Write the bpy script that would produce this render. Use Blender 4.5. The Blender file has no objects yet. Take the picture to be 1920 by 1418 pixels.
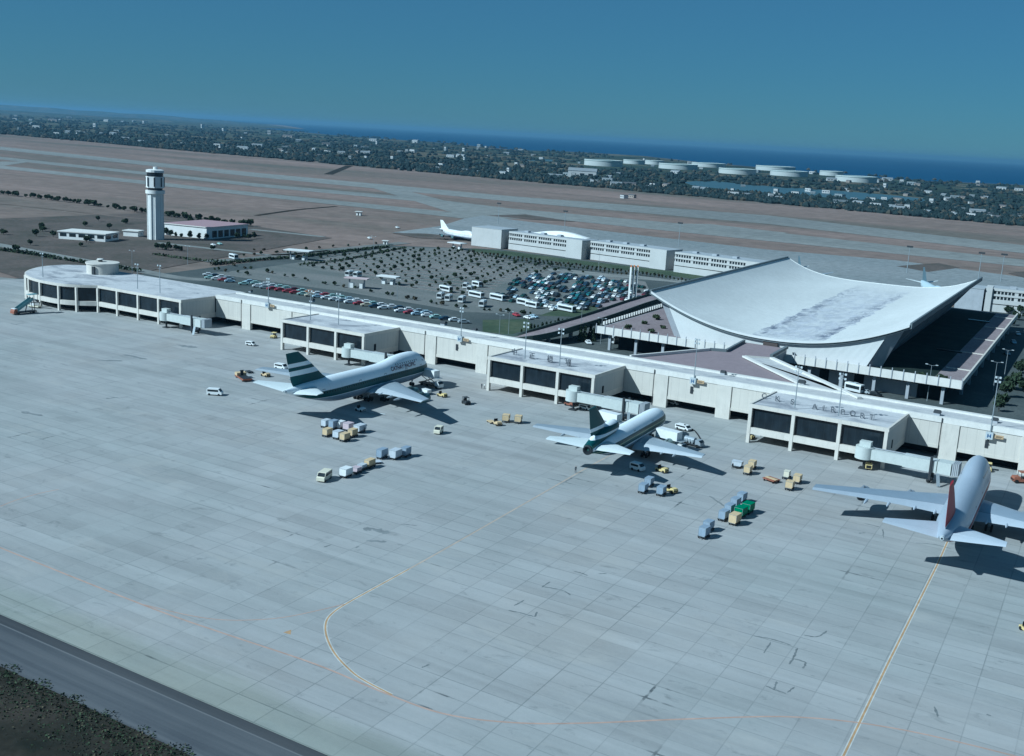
import bpy, bmesh, math, random
from mathutils import Vector, Matrix
random.seed(7)
R = math.radians
scene = bpy.context.scene
COL = scene.collection

# ------------------------------------------------------------------ camera model (metres; X runs along the concourse wall)
F_PX, W_PX, H_PX = 2100.0, 1920.0, 1418.0
CAM = Vector((307.3, -305.3, 78.0))
PITCH, ROLL, YAW = R(12.272), R(3.19), R(31.307)

def cam_axes():
    fw = Vector((0, math.cos(PITCH), -math.sin(PITCH)))
    up = Vector((0, math.sin(PITCH), math.cos(PITCH)))
    rt = Vector((1, 0, 0))
    rt2 = rt * math.cos(ROLL) + up * math.sin(ROLL)
    up2 = up * math.cos(ROLL) - rt * math.sin(ROLL)
    rz = Matrix.Rotation(YAW, 3, 'Z')
    return rz @ rt2, rz @ up2, rz @ fw
RT, UP, FW = cam_axes()

def ray(px, py):
    return RT * (px - W_PX / 2) + UP * (H_PX / 2 - py) + FW * F_PX
def at(px, py, z=0.0):
    q = ray(px, py); t = (z - CAM.z) / q.z
    return CAM + q * t
def on_y(px, py, y):
    q = ray(px, py); return CAM + q * ((y - CAM.y) / q.y)
def xy(px, py, z=0.0):
    p = at(px, py, z); return (p.x, p.y)

# ------------------------------------------------------------------ mesh building
class MB:
    def __init__(s): s.v = []; s.f = []; s.m = []
    def add(s, vs, fs, m=0):
        o = len(s.v); s.v += [tuple(v) for v in vs]
        for f in fs: s.f.append([i + o for i in f]); s.m.append(m)
        return s
    def box(s, x0, x1, y0, y1, z0, z1, m=0):
        vs = [(x0,y0,z0),(x1,y0,z0),(x1,y1,z0),(x0,y1,z0),(x0,y0,z1),(x1,y0,z1),(x1,y1,z1),(x0,y1,z1)]
        return s.add(vs, [(0,3,2,1),(4,5,6,7),(0,1,5,4),(1,2,6,5),(2,3,7,6),(3,0,4,7)], m)
    def hexa(s, b, t, m=0):
        return s.add(list(b) + list(t), [(0,3,2,1),(4,5,6,7),(0,1,5,4),(1,2,6,5),(2,3,7,6),(3,0,4,7)], m)
    def beam(s, p0, p1, w, h, m=0):
        p0 = Vector(p0); p1 = Vector(p1); d = (p1 - p0).normalized()
        a = d.cross(Vector((0,0,1)))
        if a.length < 1e-4: a = Vector((1,0,0))
        a.normalize(); b = a.cross(d)
        q = lambda p: [p + a*sx*w/2 + b*sy*h/2 for sx, sy in ((-1,-1),(1,-1),(1,1),(-1,1))]
        return s.hexa(q(p0), q(p1), m)
    def prism(s, pts, z0, z1, m=0, mtop=None):
        n = len(pts)
        area = sum(pts[i][0]*pts[(i+1)%n][1] - pts[(i+1)%n][0]*pts[i][1] for i in range(n))
        if area < 0: pts = list(reversed(pts))
        vs = [(p[0],p[1],z0) for p in pts] + [(p[0],p[1],z1) for p in pts]
        s.add(vs, [(i,(i+1)%n,(i+1)%n+n,i+n) for i in range(n)] + [tuple(reversed(range(n)))], m)
        return s.add([(p[0],p[1],z1) for p in pts], [tuple(range(n))], m if mtop is None else mtop)
    def sheet(s, pts, z=None, m=0):
        pts = [tuple(p) if z is None else (p[0], p[1], z) for p in pts]
        n = len(pts)
        area = sum(pts[i][0]*pts[(i+1)%n][1] - pts[(i+1)%n][0]*pts[i][1] for i in range(n))
        if area < 0: pts = list(reversed(pts))
        return s.add(pts, [tuple(range(n))], m)
    def ribbon(s, pts, w, z=None, m=0):
        """flat band of width w along a polyline on the ground"""
        P = [Vector((p[0], p[1], p[2] if z is None else z)) for p in pts]; L = []
        for i, p in enumerate(P):
            d = (P[min(i+1, len(P)-1)] - P[max(i-1, 0)]); d.z = 0; d.normalize()
            n = Vector((-d.y, d.x, 0)); L += [p + n*w/2, p - n*w/2]
        return s.add(L, [(2*i+1, 2*i+3, 2*i+2, 2*i) for i in range(len(P)-1)], m)
    def cyl(s, p0, p1, r0, r1=None, n=10, m=0, caps=True):
        r1 = r0 if r1 is None else r1
        p0 = Vector(p0); p1 = Vector(p1); d = (p1 - p0).normalized()
        a = d.cross(Vector((0,0,1)))
        if a.length < 1e-4: a = Vector((1,0,0))
        a.normalize(); b = a.cross(d)
        vs = []
        for p, r in ((p0,r0),(p1,r1)):
            for i in range(n):
                t = 2*math.pi*i/n; vs.append(p + (a*math.cos(t) - b*math.sin(t))*r)
        fs = [(i,(i+1)%n,(i+1)%n+n,i+n) for i in range(n)]
        if caps: fs += [tuple(reversed(range(n))), tuple(range(n,2*n))]
        return s.add(vs, fs, m)
    def tube(s, pts, r, n=6, m=0):
        for a, b in zip(pts[:-1], pts[1:]): s.cyl(a, b, r, r, n, m)
        return s
    def lathe(s, prof, c=(0,0,0), n=24, m=0, axis='z', ms=None):
        vs = []
        for r, h in prof:
            for i in range(n):
                t = 2*math.pi*i/n; x, y = r*math.cos(t), r*math.sin(t)
                if axis == 'z': vs.append((c[0]+x, c[1]+y, c[2]+h))
                else: vs.append((c[0]+x, c[1]+h, c[2]-y))
        for k in range(len(prof)-1):
            s.add([], [], 0)
        o = len(s.v); s.v += vs
        for k in range(len(prof)-1):
            mm = m if ms is None else ms[k]
            for i in range(n):
                s.f.append([o+k*n+i, o+k*n+(i+1)%n, o+(k+1)*n+(i+1)%n, o+(k+1)*n+i]); s.m.append(mm)
        return s
    def loft(s, rings, m=0, cap0=True, cap1=True, closed=True):
        n = len(rings[0]); o = len(s.v)
        for r in rings: s.v += [tuple(p) for p in r]
        for k in range(len(rings)-1):
            for i in range(n if closed else n-1):
                s.f.append([o+k*n+i, o+k*n+(i+1)%n, o+(k+1)*n+(i+1)%n, o+(k+1)*n+i]); s.m.append(m)
        if cap0: s.f.append([o+i for i in reversed(range(n))]); s.m.append(m)
        if cap1: s.f.append([o+(len(rings)-1)*n+i for i in range(n)]); s.m.append(m)
        return s
    def shift(s, dx=0, dy=0, dz=0, start=0):
        s.v = s.v[:start] + [(x+dx, y+dy, z+dz) for x, y, z in s.v[start:]]; return s
    def build(s, name, mats, parent=None, smooth=False, label=None, kind=None):
        me = bpy.data.meshes.new(name); me.from_pydata(s.v, [], s.f)
        if not isinstance(mats, (list, tuple)): mats = [mats]
        for mt in mats: me.materials.append(mt)
        me.polygons.foreach_set('material_index', s.m)
        me.update()
        if smooth:
            bm = bmesh.new(); bm.from_mesh(me); bmesh.ops.recalc_face_normals(bm, faces=bm.faces); bm.to_mesh(me); bm.free()
            me.polygons.foreach_set('use_smooth', [True]*len(me.polygons))
            try: me.set_sharp_from_angle(angle=R(38))
            except Exception: pass
        else:
            bm = bmesh.new(); bm.from_mesh(me); bmesh.ops.recalc_face_normals(bm, faces=bm.faces); bm.to_mesh(me); bm.free()
        ob = bpy.data.objects.new(name, me); COL.objects.link(ob)
        if parent is not None: ob.parent = parent
        if label: ob['label'] = label
        if kind: ob['kind'] = kind
        return ob

def tag(o, label, cat, group=None):
    o['label'] = label; o['category'] = cat
    if group: o['group'] = group
    return o
def thing(name, label, cat, loc=(0,0,0), rot=0.0, group=None):
    o = bpy.data.objects.new(name, None); COL.objects.link(o)
    o.empty_display_size = 0.2
    o.location = loc; o.rotation_euler = (0,0,rot)
    return tag(o, label, cat, group)
KIDS = {}
def dup(root, loc, rot=0.0, label=None, group=None, scale=1.0):
    r = root.copy(); COL.objects.link(r); r.location = loc; r.rotation_euler = (0,0,rot); r.scale = (scale,)*3
    if label: r['label'] = label
    if group: r['group'] = group
    if root not in KIDS: KIDS[root] = [(c, list(c.children)) for c in root.children]
    for ch, gs in KIDS[root]:
        c = ch.copy(); COL.objects.link(c); c.parent = r
        for g in gs:
            d = g.copy(); COL.objects.link(d); d.parent = c
    return r
def structure(name, mb, mat, kind='structure', smooth=False):
    return mb.build(name, mat, None, smooth, None, kind)

# ------------------------------------------------------------------ materials
def nodes(name):
    m = bpy.data.materials.new(name); m.use_nodes = True
    nt = m.node_tree; return m, nt, nt.nodes['Principled BSDF']
def N(nt, t, **kw):
    n = nt.nodes.new(t)
    for k, v in kw.items():
        if k in n.inputs: n.inputs[k].default_value = v
        else: setattr(n, k, v)
    return n
def L(nt, a, b): nt.links.new(a, b)
def math_n(nt, op, a, b=None, c=None):
    n = nt.nodes.new('ShaderNodeMath'); n.operation = op
    for i, x in enumerate((a, b, c)):
        if x is None: continue
        if isinstance(x, (int, float)): n.inputs[i].default_value = x
        else: nt.links.new(x, n.inputs[i])
    return n.outputs[0]
def mix_c(nt, fac, a, b, typ='MIX'):
    n = nt.nodes.new('ShaderNodeMix'); n.data_type = 'RGBA'; n.blend_type = typ
    for sock, x in ((n.inputs[0], fac), (n.inputs[6], a), (n.inputs[7], b)):
        if isinstance(x, (int, float)): sock.default_value = x
        elif isinstance(x, (tuple, list)): sock.default_value = (x[0], x[1], x[2], 1)
        else: nt.links.new(x, sock)
    return n.outputs[2]
def coords(nt):
    tc = nt.nodes.new('ShaderNodeTexCoord'); return tc.outputs['Object']
def sep(nt, vec):
    n = nt.nodes.new('ShaderNodeSeparateXYZ'); nt.links.new(vec, n.inputs[0]); return n.outputs
def noise(nt, vec, scale, detail=4, rough=.55, dist=0.0):
    n = nt.nodes.new('ShaderNodeTexNoise'); n.inputs['Scale'].default_value = scale
    n.inputs['Detail'].default_value = detail; n.inputs['Roughness'].default_value = rough
    n.inputs['Distortion'].default_value = dist
    nt.links.new(vec, n.inputs['Vector']); return n.outputs['Fac']
def ramp(nt, fac, stops):
    n = nt.nodes.new('ShaderNodeValToRGB'); cr = n.color_ramp
    while len(cr.elements) < len(stops): cr.elements.new(.5)
    for e, (p, c) in zip(cr.elements, stops):
        e.position = p; e.color = (c[0], c[1], c[2], 1) if isinstance(c, (tuple, list)) else (c, c, c, 1)
    nt.links.new(fac, n.inputs[0]); return n.outputs[0]
def scaled(nt, vec, s):
    n = nt.nodes.new('ShaderNodeMapping'); n.inputs['Scale'].default_value = s
    nt.links.new(vec, n.inputs['Vector']); return n.outputs[0]

def P(name, col, rough=.65, metal=0.0, var=.10, scale=.6, spec=.4, grime=0.0):
    """painted / plain surface with soft tone variation and a little wear"""
    m, nt, b = nodes(name); v = coords(nt)
    n1 = noise(nt, v, scale, 5, .6)
    k = ramp(nt, n1, [(.25, 1-var), (.75, 1+var)])
    c = mix_c(nt, 1.0, col, k, 'MULTIPLY')
    if grime > 0:
        n2 = noise(nt, scaled(nt, v, (1,1,.25)), scale*3.1, 6, .65)
        g = ramp(nt, n2, [(.52, 0.0), (.78, grime)])
        c = mix_c(nt, g, c, tuple(x*.35 for x in col))
    L(nt, c, b.inputs['Base Color'])
    b.inputs['Roughness'].default_value = rough; b.inputs['Metallic'].default_value = metal
    b.inputs['Specular IOR Level'].default_value = spec
    return m

def m_apron():
    m, nt, b = nodes('concrete_apron'); v = coords(nt); s = sep(nt, v)
    x = math_n(nt, 'ADD', s[0], math_n(nt, 'MULTIPLY', s[1], .055)); y = s[1]
    W, Hh = 6.85, 4.3
    def cell(a, w):
        u = math_n(nt, 'DIVIDE', a, w); fl = math_n(nt, 'FLOOR', u); fr = math_n(nt, 'SUBTRACT', u, fl)
        d = math_n(nt, 'MULTIPLY', math_n(nt, 'MINIMUM', fr, math_n(nt, 'SUBTRACT', 1.0, fr)), w)
        return fl, d
    fx, dx = cell(x, W); fy, dy = cell(y, Hh)
    def white(a, b2=None):
        cb = nt.nodes.new('ShaderNodeCombineXYZ'); nt.links.new(a, cb.inputs[0])
        if b2 is not None: nt.links.new(b2, cb.inputs[1])
        w = nt.nodes.new('ShaderNodeTexWhiteNoise'); w.noise_dimensions = '2D'; nt.links.new(cb.outputs[0], w.inputs['Vector'])
        return w.outputs['Value']
    slab = white(fx, fy); lane = white(fy)
    big = noise(nt, v, .012, 5, .6); mid = noise(nt, scaled(nt, v, (.35,1,1)), .11, 5, .62); fine = noise(nt, v, 1.3, 4, .7)
    stretch = noise(nt, scaled(nt, v, (.06,1,1)), .22, 4, .6)
    base = ramp(nt, big, [(.3, (.285,.300,.288)), (.55, (.325,.325,.315)), (.75, (.335,.318,.292))])
    t = math_n(nt, 'ADD', math_n(nt, 'MULTIPLY', slab, .11), math_n(nt, 'MULTIPLY', lane, .10))
    t = math_n(nt, 'ADD', t, math_n(nt, 'MULTIPLY', mid, .46))
    t = math_n(nt, 'ADD', t, math_n(nt, 'MULTIPLY', stretch, .46))
    t = math_n(nt, 'ADD', t, math_n(nt, 'MULTIPLY', fine, .16))
    t = math_n(nt, 'ADD', t, .39)
    c = mix_c(nt, 1.0, base, t, 'MULTIPLY')
    # joints: dark sealant lines, some stronger than others
    jx = math_n(nt, 'LESS_THAN', dx, .10); jy = math_n(nt, 'LESS_THAN', dy, .11)
    sx = math_n(nt, 'MULTIPLY', jx, math_n(nt, 'MULTIPLY_ADD', white(fx), .42, .14))
    sy = math_n(nt, 'MULTIPLY', jy, math_n(nt, 'MULTIPLY_ADD', lane, .46, .16))
    patch = ramp(nt, noise(nt, v, .06, 3, .6), [(.35, .35), (.65, 1.0)])
    j = math_n(nt, 'MULTIPLY', math_n(nt, 'MAXIMUM', sx, sy), patch)
    c = mix_c(nt, j, c, (.10,.115,.115))
    # cracked and patched joints, tyre and oil stains
    spot = ramp(nt, noise(nt, v, .045, 2, .5), [(.67, 0.0), (.71, 1.0)])
    crack = math_n(nt, 'MULTIPLY', math_n(nt, 'MAXIMUM', math_n(nt, 'LESS_THAN', dx, .22), math_n(nt, 'LESS_THAN', dy, .2)), spot)
    crk = math_n(nt, 'MULTIPLY', crack, ramp(nt, noise(nt, v, .5, 3, .6), [(.42, 0.0), (.58, .8)]))
    c = mix_c(nt, crk, c, (.05,.06,.065))
    oil = ramp(nt, noise(nt, scaled(nt, v, (1,2.0,1)), .16, 5, .7, .6), [(.59, 0.0), (.76, .6)])
    c = mix_c(nt, oil, c, (.12,.13,.13))
    pale = ramp(nt, noise(nt, scaled(nt, v, (.5,1,1)), .075, 6, .72, .4), [(.55, 0.0), (.72, .5)])
    c = mix_c(nt, pale, c, (.415,.40,.365))
    blk = ramp(nt, noise(nt, scaled(nt, v, (.8,1.6,1)), .34, 6, .75, .8), [(.69, 0.0), (.78, .6)])
    c = mix_c(nt, math_n(nt, 'MULTIPLY', blk, ramp(nt, math_n(nt, 'DIVIDE', math_n(nt, 'ADD', s[1], 120.0), 110.0), [(0.0, .35), (.4, 1.0)])), c, (.07,.078,.08))
    # smeared wheel tracks parallel to the concourse
    trk = ramp(nt, noise(nt, scaled(nt, v, (.018,1,1)), .55, 3, .6), [(.62, 0.0), (.75, .35)])
    c = mix_c(nt, trk, c, (.20,.225,.225))
    # weathered greenish outer strip with a ragged inner edge
    eb = math_n(nt, 'ADD', s[1], math_n(nt, 'MULTIPLY', math_n(nt, 'SUBTRACT', noise(nt, scaled(nt, v, (.3,1,1)), .12, 5, .65), .5), 9.0))
    alg = ramp(nt, math_n(nt, 'DIVIDE', math_n(nt, 'ADD', eb, 206.0), 12.0), [(.05, 1.0), (.45, .85), (.75, 0.0)])
    c = mix_c(nt, math_n(nt, 'MULTIPLY', alg, .62), c, mix_c(nt, 1.0, c, (.66,.72,.62), 'MULTIPLY'))
    lite = ramp(nt, noise(nt, scaled(nt, v, (.03,1,1)), .42, 4, .6), [(.56, 0.0), (.74, .45)])
    c = mix_c(nt, lite, c, (.40,.40,.385))
    L(nt, c, b.inputs['Base Color']); b.inputs['Roughness'].default_value = .85
    b.inputs['Specular IOR Level'].default_value = .2
    return m

def m_service_road():
    m, nt, b = nodes('service_road_asphalt'); v = coords(nt); s = sep(nt, v)
    st = noise(nt, scaled(nt, v, (.02,1,1)), .6, 4, .6); fn = noise(nt, v, 2.5, 3, .7); bg_ = noise(nt, v, .05, 4, .6)
    k = math_n(nt, 'ADD', math_n(nt, 'MULTIPLY', st, .7), math_n(nt, 'ADD', math_n(nt, 'MULTIPLY', fn, .12), math_n(nt, 'MULTIPLY', bg_, .3)))
    c = ramp(nt, k, [(.38, (.060,.066,.075)), (.55, (.086,.092,.10)), (.75, (.118,.122,.128))])
    ed = ramp(nt, math_n(nt, 'DIVIDE', math_n(nt, 'ADD', s[1], 217.0), 10.4), [(.0, .9), (.10, 1.12), (.80, 1.0), (.84, .68), (1.0, .64)])
    c = mix_c(nt, 1.0, c, ed, 'MULTIPLY')
    ln = math_n(nt, 'MULTIPLY', math_n(nt, 'LESS_THAN', math_n(nt, 'ABSOLUTE', math_n(nt, 'ADD', s[1], 208.6)), .12), .5)
    c = mix_c(nt, ln, c, (.2,.2,.2))
    L(nt, c, b.inputs['Base Color']); b.inputs['Roughness'].default_value = .9; b.inputs['Specular IOR Level'].default_value = .15
    return m

def m_ground(name, c1, c2, c3, s1, s2, stretch=(1,1,1), rough=.95):
    m, nt, b = nodes(name); v = coords(nt)
    v2 = scaled(nt, v, stretch)
    a = noise(nt, v2, s1, 6, .62, .3); bb = noise(nt, v, s2, 5, .7)
    c = ramp(nt, a, [(.30, c1), (.5, c2), (.70, c3)])
    k = ramp(nt, bb, [(.25, .70), (.75, 1.28)])
    c = mix_c(nt, 1.0, c, k, 'MULTIPLY')
    L(nt, c, b.inputs['Base Color']); b.inputs['Roughness'].default_value = rough; b.inputs['Specular IOR Level'].default_value = .1
    return m

def m_farm():
    m, nt, b = nodes('farmland_fields'); v = coords(nt)
    vr = nt.nodes.new('ShaderNodeTexVoronoi'); vr.inputs['Scale'].default_value = .006; nt.links.new(scaled(nt, v, (1,1.3,1)), vr.inputs['Vector'])
    sp = nt.nodes.new('ShaderNodeSeparateColor'); nt.links.new(vr.outputs['Color'], sp.inputs[0])
    c = ramp(nt, sp.outputs[0], [(.0, (.035,.055,.045)), (.45, (.045,.065,.05)), (.72, (.075,.085,.06)), (.9, (.14,.125,.09))])
    n1 = noise(nt, v, .03, 6, .7); k = ramp(nt, n1, [(.3, .5), (.7, 1.35)])
    c = mix_c(nt, 1.0, c, k, 'MULTIPLY')
    big = ramp(nt, noise(nt, v, .0012, 4, .6), [(.4, .75), (.65, 1.15)])
    c = mix_c(nt, 1.0, c, big, 'MULTIPLY')
    L(nt, c, b.inputs['Base Color']); b.inputs['Roughness'].default_value = 1.0; b.inputs['Specular IOR Level'].default_value = .05
    return m

def m_wall(name, col, joint=2.4):
    """ribbed precast panels: thin vertical joints, rain streaks"""
    m, nt, b = nodes(name); v = coords(nt); s = sep(nt, v)
    u = math_n(nt, 'DIVIDE', math_n(nt, 'ADD', s[0], s[1]), joint)
    fr = math_n(nt, 'FRACT', u)
    j = math_n(nt, 'MULTIPLY', math_n(nt, 'LESS_THAN', fr, .035), .38)
    st = noise(nt, scaled(nt, v, (1,1,.12)), .9, 5, .65)
    big = noise(nt, v, .12, 4, .6)
    k = math_n(nt, 'ADD', math_n(nt, 'MULTIPLY', st, .24), math_n(nt, 'MULTIPLY', big, .22)); k = math_n(nt, 'ADD', k, .77)
    c = mix_c(nt, 1.0, col, k, 'MULTIPLY')
    c = mix_c(nt, j, c, tuple(x*.45 for x in col))
    L(nt, c, b.inputs['Base Color']); b.inputs['Roughness'].default_value = .8; b.inputs['Specular IOR Level'].default_value = .25
    return m

def m_roof(name, col, dark, amt=.55, s=.10):
    m, nt, b = nodes(name); v = coords(nt)
    a = noise(nt, scaled(nt, v, (.55,1,1)), s, 7, .68, .8); f = noise(nt, v, .7, 5, .7); big = noise(nt, v, .03, 3, .5)
    st = ramp(nt, a, [(.46, 0.0), (.66, amt)])
    k = ramp(nt, f, [(.25, .86), (.75, 1.1)])
    c = mix_c(nt, 1.0, col, k, 'MULTIPLY')
    c = mix_c(nt, math_n(nt, 'MULTIPLY', st, ramp(nt, big, [(.35, .4), (.6, 1.0)])), c, dark)
    L(nt, c, b.inputs['Base Color']); b.inputs['Roughness'].default_value = .85; b.inputs['Specular IOR Level'].default_value = .2
    return m

def m_hall_roof():
    """white membrane roof with a band of weathering along the trough"""
    m, nt, b = nodes('hall_roof_membrane'); v = coords(nt); s = sep(nt, v)
    f = noise(nt, v, .5, 4, .7); big = noise(nt, scaled(nt, v, (1,.3,1)), .05, 4, .6)
    c = mix_c(nt, 1.0, (.63,.635,.605), ramp(nt, f, [(.3, .93), (.7, 1.06)]), 'MULTIPLY')
    c = mix_c(nt, 1.0, c, ramp(nt, big, [(.3, .92), (.7, 1.05)]), 'MULTIPLY')
    seam = math_n(nt, 'LESS_THAN', math_n(nt, 'FRACT', math_n(nt, 'DIVIDE', s[1], 6.1)), .03)
    c = mix_c(nt, math_n(nt, 'MULTIPLY', seam, .16), c, (.3,.31,.33))
    strk = ramp(nt, noise(nt, scaled(nt, v, (.12,1,1)), .5, 4, .65), [(.5, 0.0), (.75, .22)])
    c = mix_c(nt, strk, c, (.45,.45,.43))
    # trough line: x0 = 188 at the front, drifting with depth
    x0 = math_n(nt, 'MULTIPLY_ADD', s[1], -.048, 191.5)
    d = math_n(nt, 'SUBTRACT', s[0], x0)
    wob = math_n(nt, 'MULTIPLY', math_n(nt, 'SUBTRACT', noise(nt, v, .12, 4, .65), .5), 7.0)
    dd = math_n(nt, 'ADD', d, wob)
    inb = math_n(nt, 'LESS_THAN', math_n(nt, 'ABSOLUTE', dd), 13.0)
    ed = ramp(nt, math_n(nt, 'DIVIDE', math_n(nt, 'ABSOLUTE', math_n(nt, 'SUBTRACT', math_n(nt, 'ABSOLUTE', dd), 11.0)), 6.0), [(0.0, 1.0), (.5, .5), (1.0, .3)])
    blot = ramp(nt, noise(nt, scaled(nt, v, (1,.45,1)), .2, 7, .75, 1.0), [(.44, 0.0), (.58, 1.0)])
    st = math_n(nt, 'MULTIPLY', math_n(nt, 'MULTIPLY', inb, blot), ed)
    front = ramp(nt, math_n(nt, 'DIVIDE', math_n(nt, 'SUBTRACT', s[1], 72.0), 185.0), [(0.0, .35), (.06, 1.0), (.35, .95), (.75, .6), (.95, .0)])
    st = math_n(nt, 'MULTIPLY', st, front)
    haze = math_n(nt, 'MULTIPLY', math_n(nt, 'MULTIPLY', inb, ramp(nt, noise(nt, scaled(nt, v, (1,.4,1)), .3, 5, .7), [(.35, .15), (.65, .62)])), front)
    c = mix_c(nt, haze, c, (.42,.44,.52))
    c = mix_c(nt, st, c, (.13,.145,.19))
    L(nt, c, b.inputs['Base Color']); b.inputs['Roughness'].default_value = .7; b.inputs['Specular IOR Level'].default_value = .3
    return m

def m_bands(name, axis, stops, rough=.35, metal=0.0, var=.05, spec=.5, coat=0.0):
    """painted livery: hard bands along a local axis; stops = [(upper limit, colour), ...]"""
    m, nt, b = nodes(name); v = coords(nt); s = sep(nt, v)[axis]
    c = stops[-1][1]
    for lim, col in reversed(stops[:-1]):
        c = mix_c(nt, math_n(nt, 'LESS_THAN', s, lim), c, col)
    k = ramp(nt, noise(nt, scaled(nt, v, (1,.3,1)), .5, 5, .65), [(.25, 1-var), (.75, 1+var)])
    c = mix_c(nt, 1.0, c, k, 'MULTIPLY')
    # frame seams every few metres
    fr = math_n(nt, 'FRACT', math_n(nt, 'DIVIDE', sep(nt, v)[1], 5.1))
    c = mix_c(nt, math_n(nt, 'MULTIPLY', math_n(nt, 'LESS_THAN', fr, .012), .25), c, (.1,.11,.12))
    L(nt, c, b.inputs['Base Color']); b.inputs['Roughness'].default_value = rough; b.inputs['Metallic'].default_value = metal
    b.inputs['Specular IOR Level'].default_value = spec; b.inputs['Coat Weight'].default_value = coat
    return m

def m_glass_dark(name='dark_glass', col=(.012,.018,.024), mull=0.0):
    m, nt, b = nodes(name); v = coords(nt)
    c = mix_c(nt, 1.0, col, ramp(nt, noise(nt, scaled(nt, v, (1,1,.5)), .5, 3, .5), [(.3, .7), (.7, 1.4)]), 'MULTIPLY')
    if mull > 0:
        s = sep(nt, v); fr = math_n(nt, 'FRACT', math_n(nt, 'DIVIDE', math_n(nt, 'ADD', s[0], s[1]), mull))
        c = mix_c(nt, math_n(nt, 'MULTIPLY', math_n(nt, 'LESS_THAN', fr, .05), .35), c, (.035,.045,.05))
    L(nt, c, b.inputs['Base Color']); b.inputs['Roughness'].default_value = .18; b.inputs['Specular IOR Level'].default_value = .3
    return m

def m_leaf(name, c1, c2):
    m, nt, b = nodes(name); v = coords(nt)
    c = ramp(nt, noise(nt, v, 1.1, 3, .6), [(.3, c1), (.7, c2)])
    L(nt, c, b.inputs['Base Color']); b.inputs['Roughness'].default_value = .8; b.inputs['Specular IOR Level'].default_value = .15
    return m
def m_sea():
    m, nt, b = nodes('sea_water'); v = coords(nt)
    c = ramp(nt, noise(nt, scaled(nt, v, (.3,1,1)), .0009, 4, .55), [(.3, (.006,.045,.11)), (.7, (.009,.055,.125))])
    L(nt, c, b.inputs['Base Color']); b.inputs['Roughness'].default_value = .55; b.inputs['Specular IOR Level'].default_value = .12
    bp = nt.nodes.new('ShaderNodeBump'); bp.inputs['Strength'].default_value = .5; bp.inputs['Distance'].default_value = 1.0
    L(nt, noise(nt, v, .12, 4, .6), bp.inputs['Height']); L(nt, bp.outputs[0], b.inputs['Normal'])
    return m

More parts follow.
